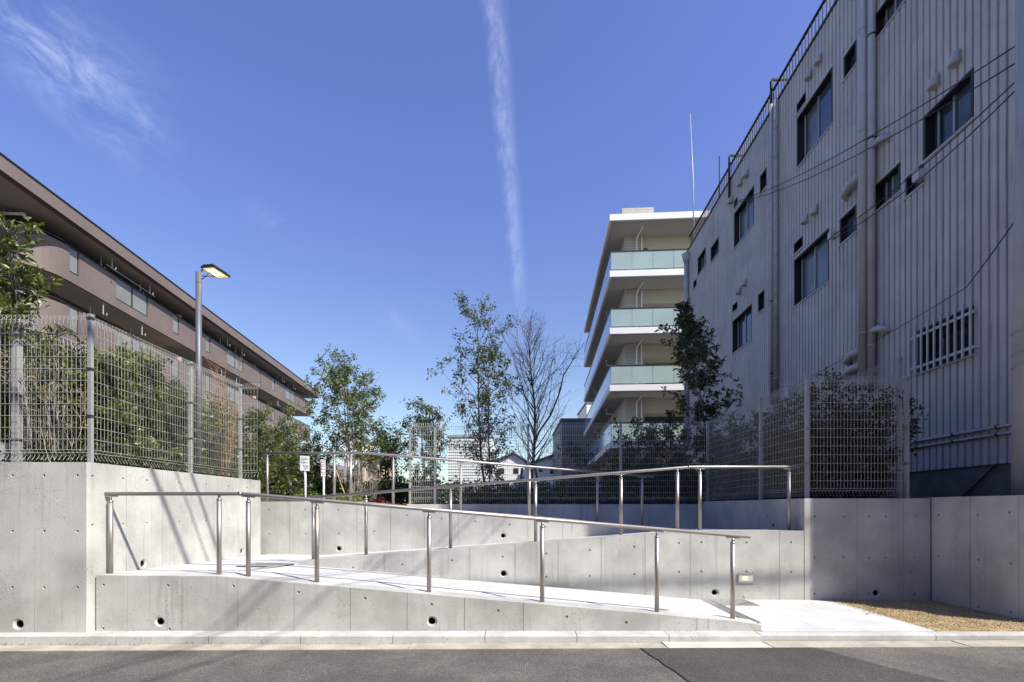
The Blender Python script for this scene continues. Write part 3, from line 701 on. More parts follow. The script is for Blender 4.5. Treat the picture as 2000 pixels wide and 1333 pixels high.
# ------------------------------------------------------------------ grey corrugated building (right)
RP = Pl((6.31, 0), (.046, 1), (-1, .046))
pit = .128; U0, NCOL = 4.49, 123
U1 = U0+pit*NCOL
zb, ztop = 1.85, 11.75
rb = root('corrugated_building', RP.at(U0, 0, 1.2), 'tall shabby building clad in grey vertical corrugated metal, in shade on the right', 'building')
def snap(u_): return U0+pit*round((u_-U0)/pit)
WINS = []
def addw(xl, yt, yb_, xr, kind='slide'):
    ul, z1_ = RP.uz(xl, yt); _, z0_ = RP.uz(xl, yb_); ur, _ = RP.uz(xr, yt)
    a, b = snap(ur), snap(ul)
    if b-a < pit*.5: b = a+pit
    WINS.append((a, b, z0_, z1_, kind))
for a in [(1808, 228, 316, 1912, 'green'), (1559, 233, 330, 1629), (1560, 203, 223, 1577, 'vent'), (1653.7, 109, 154, 1676, 'small'), (1713, 30, 80, 1772), (1709, 366, 418, 1765), (1769, 352, 390, 1803, 'small'),
          (1646, 427, 477, 1671, 'small'), (1554, 509, 600, 1622), (1554.6, 476, 497, 1569, 'vent'), (1435, 420, 488, 1473), (1435, 395, 411, 1443, 'vent'), (1483, 577, 613, 1497, 'small'),
          (1487, 345, 380, 1500, 'small'), (1363.6, 507, 541, 1381), (1391, 484, 513, 1406, 'small'), (1433, 628, 692, 1471), (1432, 598, 613, 1442, 'vent'), (1356, 552, 566, 1361, 'vent'),
          (1799, 645, 729, 1900, 'barred'), (1364, 680, 709, 1378, 'small'), (1535, 806, 850, 1590, 'barred')]: addw(*a)
back = MB()
for i in range(NCOL):
    a = U0+pit*i; b = a+pit; mid = (a+b)/2
    ops = sorted([(z0_, z1_) for (x0, x1, z0_, z1_, k) in WINS if x0 < mid < x1])
    zc = zb; segs = []
    for z0_, z1_ in ops: segs.append((zc, z0_)); zc = z1_
    segs.append((zc, ztop))
    m = MB()
    for z0_, z1_ in segs:
        if z1_ <= z0_: continue
        jit = random.uniform(0, .003)
        # trapezoid rib
        for zz0, zz1 in [(z0_, z1_)]:
            m.hexa([RP.at(a+.011, 0, zz0), RP.at(b-.011, 0, zz0), RP.at(b-.020, .030+jit, zz0), RP.at(a+.020, .030+jit, zz0), RP.at(a+.011, 0, zz1), RP.at(b-.011, 0, zz1), RP.at(b-.020, .030+jit, zz1), RP.at(a+.020, .030+jit, zz1)])
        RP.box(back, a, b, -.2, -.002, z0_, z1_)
        m.build('siding_panel', 'siding', rb); m = MB()
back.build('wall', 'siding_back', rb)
body = MB(); RP.box(body, U0+.001, U1-.001, -9, -.201, .2, ztop-.01); body.build('body', 'siding_back', rb)
side = MB(); RP.box(side, U0-.03, U0, -9, .02, 1.3, ztop); RP.box(side, U1, U1+.03, -9, .02, 1.3, ztop); side.build('end_wall', 'siding', rb)
pl = MB(); RP.box(pl, U0, U1, -.2, .0, .9, zb-.002); pl.build('plinth', 'plinth', rb)
rf = MB(); RP.box(rf, U0-.05, U1+.05, -9, .05, ztop+.001, ztop+.07); rf.build('roof_edge', 'rust_rail', rb)
for (a, b, z0_, z1_, kind) in WINS:
    fm = MB(); t = .035 if kind != 'vent' else .02
    for (u0, u1, w0, w1) in [(a, b, z1_-t, z1_), (a, b, z0_, z0_+t), (a, a+t, z0_+t, z1_-t), (b-t, b, z0_+t, z1_-t)]: RP.box(fm, u0, u1, -.19, .03, w0, w1)
    f = fm.build('window', 'black_frame', rb)
    gm = 'window_glass_green' if kind == 'green' else ('dark_glass' if kind in ('vent', 'barred') else 'window_glass')
    mid = (a+b)/2
    for j, (u0, u1) in enumerate([(a+t, mid), (mid, b-t)] if kind in ('slide', 'green', 'barred') else [(a+t, b-t)]):
        p_ = MB(); oo = -.10-.02*j; RP.box(p_, u0, u1, oo-.01, oo, z0_+t, z1_-t); p_.build('pane', gm if kind != 'slide' or random.random() < .6 else 'window_glass_pale', f)
    if kind in ('slide', 'green'):
        s_ = MB(); RP.box(s_, mid-.018, mid+.018, -.098, -.075, z0_+t, z1_-t)
        RP.box(s_, b-t-.12-.018, b-t-.12+.018, -.098, -.08, z0_+t, z1_-t); s_.build('stile', 'galvanised', f)
    si = MB(); RP.box(si, a-.03, b+.03, .023, .05, z0_-.03, z0_+.0); si.build('sill', 'pipe_paint', f)
    if kind == 'small' or kind == 'slide':
        si = MB(); RP.box(si, a-.02, b+.02, .031, .045, z1_-.005, z1_+.03); si.build('flashing', 'siding', f)
    if kind == 'barred':
        n = 10 if b-a > 1 else 8
        for j in range(n):
            uu = a-.06+(b-a+.12)*j/(n-1); q_ = MB(); RP.box(q_, uu-.014, uu+.014, .105, .125, z0_-.03, z1_+.05); q_.build('bar', 'bar_paint', f)
        for z_ in (z0_+.08, z1_-.12): q_ = MB(); RP.box(q_, a-.1, b+.1, .082, .105, z_-.02, z_+.02); q_.build('crossbar', 'bar_paint', f)
        for uu in (a-.09, b+.09):
            q_ = MB(); RP.box(q_, uu-.01, uu+.01, .03, .082, z0_+.07, z0_+.09); q_.build('bracket', 'white_paint', f)
def rpipe(name, xs_, y0, y1, off, r, m='pipe_paint', n=12):
    u_, z1_ = RP.uz(xs_, y0, off); _, z0_ = RP.uz(xs_, y1, off)
    o = MB().tube([RP.at(u_, off, z0_), RP.at(u_, off, z1_)], r, n).build(name, m, rb, smooth=True)
    z = z0_+.8
    while z < z1_:
        MB().tube([RP.at(u_, off, z-.012), RP.at(u_, off, z+.012)], r+.007, n).build('pipe_clip', 'rust_rail' if random.random() < .4 else 'pipe_paint', o, smooth=True); z += 1.9
    return u_, z0_, z1_, o
uA, zA0, zA1, pA = rpipe('downpipe', 1686, -260, 735, .13, .085)
uB, zB0, zB1, pB = rpipe('downpipe', 1702.5, -260, 760, .11, .062)
uC, zC0, zC1, pC = rpipe('downpipe', 1507, 205, 790, .09, .045)
uD, zD0, zD1, pD = rpipe('downpipe', 1515.5, 193, 800, .09, .06, 'pipe_flaky')
uE, zE0, zE1, pE = rpipe('downpipe', 1340.5, 515, 880, .12, .09)
MB().tube([RP.at(uE, .12, zE1), RP.at(uE, .12, zE1+.16), RP.at(uE, .12, zE1+.38)], .10, 12, True, .19).build('rain_hopper', 'pipe_paint', pE, smooth=True)
def stub(pp_, u_, off, y, xpx, du, r, drop=.0):
    _, z = RP.uz(xpx, y, off)
    MB().tube([RP.at(u_, off, z+.0), RP.at(u_+du*.6, off+.02, z), RP.at(u_+du, off-.02, z-.06), RP.at(u_+du, -.0, z-.1)], r, 10).build('branch_pipe', 'pipe_paint', pp_, smooth=True)
stub(pA, uA, .13, 336, 1686, .62, .075); stub(pA, uA, .13, 683, 1686, .55, .07); stub(pA, uA, .13, 712, 1686, .60, .07)
stub(pB, uB, .11, 290, 1702, -.35, .05); stub(pB, uB, .11, 649, 1702, -.32, .055)
for (x0, y0, x1, y1, r) in [(1775, 868, 1990, 827, .022), (1775, 883, 1990, 842, .018)]:
    a = RP.uz(x0, y0, .06); b = RP.uz(x1, y1, .06)
    cp_ = MB().tube([RP.at(b[0]-1.6, .06, b[1]), RP.at(b[0], .06, b[1]), RP.at(a[0]+.4, .06, b[1]+.0)], r, 8).build('conduit', 'pipe_paint', rb, smooth=True)
    for k in range(3):
        uu = b[0]+.3+k*.7; MB().tube([RP.at(uu-.015, .06, b[1]), RP.at(uu+.015, .06, b[1])], r+.006, 8).build('pipe_clip', 'rust_rail', cp_)
# vent hoods
hv = None
for (x_, y_) in [(1865, 116), (1824.5, 161), (1598, 117), (1579.5, 147), (1591, 411), (1572, 429), (1457, 340), (1445.5, 357), (1427, 392), (1454, 553), (1442.6, 569), (1442, 788)]:
    u_, z = RP.uz(x_, y_, .08); m = MB()
    m.tube([RP.at(u_, 0.02, z+.10), RP.at(u_, .05, z+.09), RP.at(u_, .085, z+.03), RP.at(u_, .09, z-.03), RP.at(u_, .09, z-.09)], .045, 12, True, .078)
    m.build('vent_hood', 'pipe_paint', rb, smooth=True)
# small box and meter by the window
for (x_, y_, s_) in [(1797, 343, .13), (1627, 460, .11), (1541, 768, .22)]:
    u_, z = RP.uz(x_, y_, .08); m = MB(); RP.box(m, u_-s_/2, u_+s_/2, .023, .16, z-s_*.6, z+s_*.6); m.build('junction_box', 'bar_paint', rb)
# roof railing
L = U1-U0
rr_ = MB(); RP.box(rr_, U0, U1, -.07, -.02, ztop+.60, ztop+.645); RP.box(rr_, U0, U1, -.06, -.03, ztop+.12, ztop+.14)
rail = rr_.build('roof_railing', 'rust_rail', rb)
bm_ = MB(); RP.box(bm_, U0+.05, U0+.072, -.056, -.034, ztop+.07, ztop+.60); b0 = bm_.build('baluster', 'rust_rail', rail)
for i in range(1, int(L/.14)):
    inst(b0, RP.d*(.14*i))
for uu in (uC+.02, RP.uz(1430, 300)[0]):
    MB().tube([RP.at(uu, -.5, ztop+.75), RP.at(uu, .07, ztop+.75), RP.at(uu, .09, ztop+.70), RP.at(uu, .09, ztop-.6)], .035, 10).build('roof_pipe', 'rust_rail', rb, smooth=True)
u_, z_ = RP.uz(1352, 400, -.5)
q = RP.at(19.9, -.4, ztop+.06)
kk = XP(1355, q.y)
MB().tube([(kk, q.y, ztop+.05), (kk-.02, q.y, ztop+2.6), (XP(1348, q.y), q.y, ZP(222, q.y))], .03, 8, True, .012).build('mast', 'galvanised', rb, smooth=True)
q = RP.at(17.5, -.5, ztop); MB().tube([(XP(1405, q.y), q.y, ztop+.05), (XP(1405, q.y), q.y, ZP(305, q.y))], .018, 6).build('mast', 'rust_rail', rb)
dg = RP.uz(1940, 925, .03); dl = RP.uz(1880, 965, .03)
MB().tube([RP.at(dg[0]-.05, .02, 1.86), RP.at(dl[0], .02, 1.42)], .012, 6).build('hose', 'cable', rb)

# utility pole at the right edge and cables
upx, upy = 6.02, 5.72
up = root('utility_pole', (upx, upy, 1.2), 'tapered grey concrete utility pole at the right edge behind the wall', 'utility pole')
MB().tube([(upx, upy, 1.2), (upx, upy, 9.5)], .155, 20, True, .10).build('pole', 'pole_concrete', up, smooth=True)
for z in (2.9, 3.05, 3.3): MB().tube([(upx, upy, z-.008), (upx, upy, z+.008)], .153, 20).build('band', 'galvanised', up, smooth=True)
def cablerun(label, A, B, sag, r=.009):
    pts = []
    for i in range(15):
        t = i/14; p_ = Vector(A)*(1-t)+Vector(B)*t; p_.z -= sag*4*t*(1-t); pts.append(p_)
    o = MB().tube(pts, r, 5).build('overhead_cable', 'cable', smooth=True); tag(o, label, 'cable', 'cables running to the corrugated building')
def fpt(x_, y_, off=.12): u_, z = RP.uz(x_, y_, off); return RP.at(u_, off, z)
A0 = lambda x_, y_, Y: W(x_, y_, Y)
cablerun('highest cable sloping down from the right edge across the wide window to the far wall', A0(2030, 60, 5.6), fpt(1420, 400), .25)
cablerun('cable just under the highest one, ending above the middle window column', A0(2030, 95, 5.6), fpt(1428, 398), .3)
cablerun('cable from the right edge ending at the small box beside the middle window', A0(2030, 115, 5.6), fpt(1627, 460), .12)
cablerun('slack cable from the right edge to the box beside the dark square opening', A0(2030, 130, 5.6), fpt(1629, 466), .2)
cablerun('thick cable rising steeply to the right edge beside the barred window', A0(2030, 360, 5.7), fpt(1890, 558), .03, .008)
cablerun('thin cable running low from the barred window bracket down behind the fence', fpt(1890, 560), fpt(1450, 800), .1, .006)

# ------------------------------------------------------------------ brown tiled building (left)
LP = Pl((-17.83, 0), (-.081, 1), (1, .081))
eu, ez = LP.uz(606, 814)
lb = root('apartment_building', LP.at(eu, -5, 1.2), 'long brown tiled apartment block with deep eaves and rounded balcony end on the left', 'building')
ST = 2.66
zpb = ez; zpt = LP.uz(604, 786)[1]
PH = zpt-zpb
roofz1 = ZP(767, 54.5)+.02; roofz0 = roofz1-.55
un = LP.uz(130, 500)[0]
def lbox(name, m, u0, u1, o0, o1, z0, z1, parent=None):
    q_ = MB(); LP.box(q_, u0, u1, o0, o1, z0, z1); return q_.build(name, m, parent or lb)
rfl = MB(); LP.box(rfl, 2, eu+.9, .45, .75, roofz0, roofz1); LP.box(rfl, eu+.6, eu+.9, -12, .45, roofz0, roofz1)
ro = rfl.build('roof', 'brown_tile', lb)
lbox('roof_slab', 'brown_soffit', 2, eu+.6, -12, .45, roofz0+.03, roofz1-.05, ro)
lbox('roof_cap', 'dark_metal', 2, eu+.93, .42, .79, roofz1+.002, roofz1+.05, ro)
WD = -1.75
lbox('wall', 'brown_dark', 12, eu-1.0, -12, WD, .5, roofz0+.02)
# divisions of the parapet in photo columns
spec = [('g', 136, 155), ('gg', 227, 289), ('g', 338, 350), ('g', 402, 411), ('gg', 444, 475), ('g', 506, 509), ('g', 532, 537), ('gg', 558, 577), ('g', 594, 597)]
for lv in range(4):
    z0, z1 = zpb-ST*lv, zpt-ST*lv
    fl = MB(); LP.box(fl, un, eu, -12, -.13, z0, z0+.22); 
    bal = lbox('balcony', 'brown_soffit', un-.0, eu-.0, WD-.1, -.13, z0+.004, z0+.20)
    # curved end
    R = 1.9; arc = []
    for k in range(13):
        th = math.pi/2*k/12; arc.append((un-R*math.sin(th), -R+R*math.cos(th)))
    arc.append((un-R, -9))
    po_, pi_ = MB(), MB()
    def inner(k):
        if k < 13: th = math.pi/2*k/12; return (un-(R-.14)*math.sin(th), -R+(R-.14)*math.cos(th))
        return (un-R+.14, -9)
    for k in range(13):
        a, b, c, d_ = arc[k], arc[k+1], inner(k+1), inner(k)
        po_.hexa([LP.at(a[0], a[1], z0), LP.at(b[0], b[1], z0), LP.at(c[0], c[1], z0), LP.at(d_[0], d_[1], z0), LP.at(a[0], a[1], z1), LP.at(b[0], b[1], z1), LP.at(c[0], c[1], z1), LP.at(d_[0], d_[1], z1)])
        cc = LP.at(un, -R, 0)
        pi_.hexa([LP.at(un, -R, z0+.002), LP.at(un, -R, z0+.002), LP.at(*inner(k), z0+.002), LP.at(*inner(k+1), z0+.002), LP.at(un, -R, z0+.2), LP.at(un, -R, z0+.2), LP.at(*inner(k), z0+.2), LP.at(*inner(k+1), z0+.2)]) if k < 12 else None
    po_.build('curved_parapet', 'brown_tile', bal)
    lbox('floor_slab', 'brown_soffit', un-R+.14, un, -9, -R, z0+.004, z0+.2, bal)
    MB().tube([LP.at(a[0], a[1]-.07 if k < 13 else a[1], z1+.14) for k, a in enumerate(arc)], .035, 6).build('rail', 'dark_metal', bal)
    pi_.build('floor_end', 'brown_soffit', bal)
    # straight parapet with screens
    cur = un; par = MB(); par2 = MB()
    for kind, xa, xb in spec:
        ua = LP.uz(xa, 500)[0]; ub = LP.uz(xb, 500)[0]
        if ua-cur > .02: LP.box(par, cur, ua, -.13, 0, z0, z1)
        LP.box(par, ua, ub, -.13, -.0, z0, z0+.42)
        g_ = lbox('screen', 'black_frame', ua, ub, -.11, -.06, z0+.42, z1+.05, bal)
        n = 2 if kind == 'gg' else 1
        for j in range(n):
            p0 = ua+(ub-ua)*j/n+.07; p1 = ua+(ub-ua)*(j+1)/n-.07
            if p1 > p0: lbox('pane', 'frosted_brown', p0, p1, -.058, -.045, z0+.5, z1-.02, g_) if False else g_
            if p1 > p0:
                q_ = MB(); LP.box(q_, p0, p1, -.058, -.045, z0+.5, z1-.0); gg_ = q_.build('screen_pane', 'frosted_brown', bal)
        cur = ub
    if eu-cur > .02: LP.box(par, cur, eu, -.13, 0, z0, z1)
    LP.box(par, eu-.13, eu, -1.9, -.13, z0, z1)
    par.build('parapet', 'brown_tile', bal)
    lbox('rail', 'dark_metal', un, eu, -.10, -.04, z1+.03, z1+.10, bal)
    # partitions between flats, openings in the wall
    for xq in (365, 508):
        uq = LP.uz(xq, 600)[0]
        lbox('partition', 'peach', uq-.04, uq+.04, -1.72, -.35, z0+.2, z0+2.0)
    for uq in (22.5, 26.5, 31, 35, 39.5, 44, 48.5):
        if uq+2 < eu-1.2:
            f = lbox('window', 'black_frame', uq, uq+1.9, WD, WD+.05, z0+.2, z0+2.1)
            q_ = MB(); LP.box(q_, uq+.08, uq+.92, WD+.05, WD+.06, z0+.28, z0+2.02); q_.build('pane', 'dark_glass', f)
            q_ = MB(); LP.box(q_, uq+1.0, uq+1.82, WD+.05, WD+.06, z0+.28, z0+2.02); q_.build('pane', 'dark_glass', f)
    # laundry pole hangers under the soffit above
    zs = (roofz0+.03) if lv == 0 else z0+ST
    for xa in (208, 283, 437, 466, 546, 568):
        uq = LP.uz(xa, 500)[0]
        for oo in ((.25, -.25) if lv == 0 else (-.15, -.75)):
            h_ = MB(); h_.tube([LP.at(uq, oo, zs), LP.at(uq, oo, zs-.62), LP.at(uq, oo+.16, zs-.66), LP.at(uq, oo+.18, zs-.55)], .028, 6)
            h_.build('laundry_hook', 'galvanised', lb)
    if lv == 0:
        ua, ub = LP.uz(208, 500)[0], LP.uz(283, 500)[0]
        for oo in (.27, -.2): MB().tube([LP.at(ua-.4, oo, zs-.6), LP.at(ub+.4, oo, zs-.6)], .022, 6).build('laundry_pole', 'galvanised', lb)
    for xa in (12, 365, 505):
        uq = LP.uz(xa, 400, -1.2)[0]; zt_ = zs-.25
        MB().tube([LP.at(uq, -.5, zt_), LP.at(uq, -1.5, zt_), LP.at(uq, -1.6, zt_-.1), LP.at(uq, -1.6, z0+.2)], .06, 8).build('downpipe', 'galvanised' if xa > 20 else 'white_paint', lb, smooth=True)

# ------------------------------------------------------------------ white and glass apartment block
GC = Vector((XP(1191, 24), 24, 0)); gL = Vector((.0635, 1, 0)).normalized(); gF = Vector((1, -.0635, 0)).normalized()
gb = root('apartment_building', (GC.x, GC.y, 1.2), 'white five storey apartment block with pale green glass balconies, beyond the back fence', 'building')
def gbox(name, m, a0, a1, b0, b1, z0, z1, parent=None, mb=None):
    q_ = mb or MB(); P = lambda a, b, z: (lambda v_: (v_.x, v_.y, z))(GC+gF*a+gL*b)
    q_.hexa([P(a0, b0, z0), P(a1, b0, z0), P(a1, b1, z0), P(a0, b1, z0), P(a0, b0, z1), P(a1, b0, z1), P(a1, b1, z1), P(a0, b1, z1)])
    return q_ if mb else q_.build(name, m, parent or gb)
GZ = lambda y: ZP(y, 24)
BL = 15.5; AW = 11
gbox('roof', 'clean_white', 0, AW, 0, BL, GZ(431), GZ(419))
gbox('roof_block', 'beige_tile', .9, 2.55, 2, 5, GZ(419), 17.05)
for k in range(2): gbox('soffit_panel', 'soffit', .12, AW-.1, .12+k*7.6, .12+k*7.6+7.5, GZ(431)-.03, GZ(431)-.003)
per = 111.5/F*24
gbox('wall', 'beige_tile', .95, 1.75, 1.35, BL-.8, .5, GZ(431)-.03)
gbox('wall', 'plaster', 1.75, AW-.5, 2.0, BL-.8, .5, GZ(431)-.03)
for lv in range(5):
    zb_, zt_ = GZ(541)-per*lv, GZ(529)-per*lv
    s_ = gbox('balcony', 'clean_white', 0, AW, 0, BL, zb_, zt_)
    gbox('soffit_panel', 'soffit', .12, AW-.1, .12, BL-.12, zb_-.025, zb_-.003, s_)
    gz0, gz1 = zt_+.07, GZ(492)-per*lv
    n = 7; w_ = 1.0
    a = .06
    k = 0
    while a < AW-.5:
        b = a+(w_ if k else 1.02); gbox('glass_panel', 'frosted_green', a+.008, b-.008, .05, .068, gz0, gz1, s_); a = b; k += 1
    b = .07
    while b < BL-.6:
        gbox('glass_panel', 'blue_glass', .05, .068, b+.008, b+1.1-.008, gz0, gz1, s_); b += 1.1
    r_ = gbox('r', 'dark_metal', .03, AW, .03, .09, gz1, gz1+.045, s_); r_.name = 'top_rail'
    r_ = gbox('r', 'dark_metal', .03, .09, .09, BL, gz1, gz1+.045, s_); r_.name = 'top_rail'
    r_ = gbox('r', 'dark_metal', .06, AW, .04, .08, zt_+.0, gz0-.03, s_); r_.name = 'bottom_rail'
    # windows on front
    f = gbox('window', 'black_frame', 2.1, 4.3, 1.94, 1.999, zt_+.05, zt_+1.55)
    for a, b in ((2.18, 3.15), (3.25, 4.22)): gbox('pane', 'dark_glass', a, b, 1.92, 1.94, zt_+.13, zt_+1.47, f)
    f = gbox('window', 'black_frame', 4.6, 6.6, 1.94, 1.999, zt_+.05, zt_+1.55)
    gbox('pane', 'dark_glass', 4.68, 6.5, 1.92, 1.94, zt_+.13, zt_+1.47, f)
    gbox('beam', 'plaster', 1.76, AW-.5, 1.5, 1.995, zt_+1.75, zb_+per-.03)
    for (a_, r) in ((1.52, .038), (1.78, .034)):
        q_ = GC+gF*a_+gL*1.25
        MB().tube([(q_.x, q_.y, zt_), (q_.x, q_.y, zb_+per-.3), (q_.x+.15*(a_ < 1.6), q_.y-.75*(a_ < 1.6), zb_+per-.05)], r, 8).build('downpipe', 'clean_white', gb, smooth=True)
    for b_ in (4.2, 11):
        q_ = GC+gF*.9+gL*b_
        MB().tube([(q_.x, q_.y, zb_-.35), (q_.x-.5, q_.y, zb_-.35), (q_.x-.55, q_.y, zb_-.03)], .04, 6).build('downpipe', 'clean_white', gb)
q_ = GC+gF*1.98+gL*1.3
MB().tube([(q_.x, q_.y, GZ(492)), (q_.x, q_.y, GZ(470))], .05, 8).build('camera_post', 'clean_white', gb)
MB().tube([(q_.x, q_.y, GZ(470)), (q_.x, q_.y, GZ(462))], .10, 8).build('camera_dome', 'black_frame', gb)

# ------------------------------------------------------------------ distant buildings
def house(label, x0, x1, yt, Y, dep, m, roofm='roof_grey', gable=None, louv=0, wins=(), cat='house', nm='house'):
    X0, X1, z1 = XP(x0, Y), XP(x1, Y), ZP(yt, Y)
    g = root(nm, ((X0+X1)/2, Y, 1.2), label, cat)
    MB().box(X0, X1, Y, Y+dep, 1.0, z1).build('wall', m, g)
    if gable:
        r_ = MB(); xm = X0+(X1-X0)*gable[0]; zg = ZP(gable[1], Y)
        MB().prism([(X0, Y+.01, z1), (xm, Y+.01, zg-.12), (X1, Y+.01, z1)], (0, dep-.02, 0)).build('gable', m, g)
        r_.prism([(X0-.4, Y-.3, z1-.12), (xm, Y-.3, zg), (X1+.4, Y-.3, z1-.12), (X1+.4, Y-.3, z1+.02), (xm, Y-.3, zg+.16), (X0-.4, Y-.3, z1+.02)], (0, dep+.6, 0))
        r_.build('roof', roofm, g)
    else:
        MB().box(X0-.12, X1+.12, Y-.12, Y+dep+.1, z1, z1+.18).build('roof', roofm, g)
    if louv:
        z = 1.4; n = 0
        while z < z1-.1:
            MB().prism([(X0-.01, Y-.001, z), (X0-.01, Y-.035, z-.01), (X0-.01, Y-.035, z+.03), (X0-.01, Y-.001, z+louv*.8)], (X1-X0+.02, 0, 0)).build('louvre', m, g); z += louv
    for (a, b, t_, bt) in wins:
        f = MB().box(XP(a, Y), XP(b, Y), Y-.05, Y-.001, ZP(bt, Y), ZP(t_, Y)).build('window', 'black_frame', g)
        MB().box(XP(a, Y)+.1, XP(b, Y)-.1, Y-.07, Y-.05, ZP(bt, Y)+.1, ZP(t_, Y)-.1).build('pane', 'dark_glass', f)
    return g
house('pale grey green building with horizontal louvres behind the left end of the back fence', 875, 962, 854, 52, 8, 'louvre_pale', 'galvanised', louv=.30, cat='building', nm='louvred_building')
house('white stair tower house far off behind the leafy tree', 667, 703, 857, 46, 5, 'house_white', wins=((695, 699, 862, 869),))
house('cream low house far off right of the white tower', 700, 738, 893, 44, 6, 'house_cream', gable=(.3, 886), wins=((709, 715, 903, 912), (722, 728, 903, 912)))
house('small white house with a steep dark gable left of the bare tree', 962, 1030, 905, 52, 6, 'house_white', gable=(.6, 886), wins=((975, 985, 915, 925), (1003, 1013, 915, 925)))
house('white house with a stepped grey roof right of the bare tree', 1040, 1100, 905, 50, 6, 'house_white', gable=(.7, 890), wins=((1052, 1060, 912, 922), (1074, 1086, 912, 926)))
house('dark grey slatted building left of the white apartment block', 1098, 1172, 822, 41, 9, 'louvre_dark', 'roof_grey', louv=.34, cat='building', nm='louvred_building')
house('sliver of a pale building behind the end of the white apartment block', 1146, 1175, 788, 60, 8, 'house_white', cat='building', nm='building')
house('low brown house beyond the shrubs below the brown building', 600, 668, 925, 40, 6, 'house_cream', gable=(.5, 905), wins=((620, 630, 935, 945),))

# ------------------------------------------------------------------ vegetation
def leafmesh(name, C, D, Sz, width, m, parent):
    N = len(C)
    if N == 0: return None
    R = rng.normal(size=(N, 3)); side = np.cross(D, R); side /= np.linalg.norm(side, axis=1)[:, None]+1e-9
    up = np.cross(side, D); s = Sz[:, None]
    v = np.empty((N, 4, 3)); v[:, 0] = C; v[:, 2] = C+D*s-np.array([0, 0, .15])*s
    v[:, 1] = C+D*s*.5+side*s*width+up*s*.10; v[:, 3] = C+D*s*.5-side*s*width+up*s*.10
    org = np.array(OFF[parent.name]); v -= org
    me = bpy.data.meshes.new(name); me.vertices.add(N*4); me.vertices.foreach_set('co', v.reshape(-1))
    me.loops.add(N*6); me.polygons.add(N*2)
    b = np.arange(N)*4; idx = np.stack([b, b+1, b+2, b, b+2, b+3], 1).reshape(-1)
    me.loops.foreach_set('vertex_index', idx.astype(np.int32))
    me.polygons.foreach_set('loop_start', (np.arange(N*2)*3).astype(np.int32))
    me.update(calc_edges=True); me.materials.append(M[m])
    o = bpy.data.objects.new(name, me); COL.objects.link(o); o.parent = parent; OFF[o.name] = OFF[parent.name]
    return o
def unit(v_): return v_/(np.linalg.norm(v_)+1e-9)
def poly(p, d, L, n, wob, up):
    pts = [np.array(p, float)]; d = unit(np.array(d, float))
    for i in range(n):
        d = unit(d+rng.normal(size=3)*wob+np.array([0, 0, up])); pts.append(pts[-1]+d*L/n)
    return pts
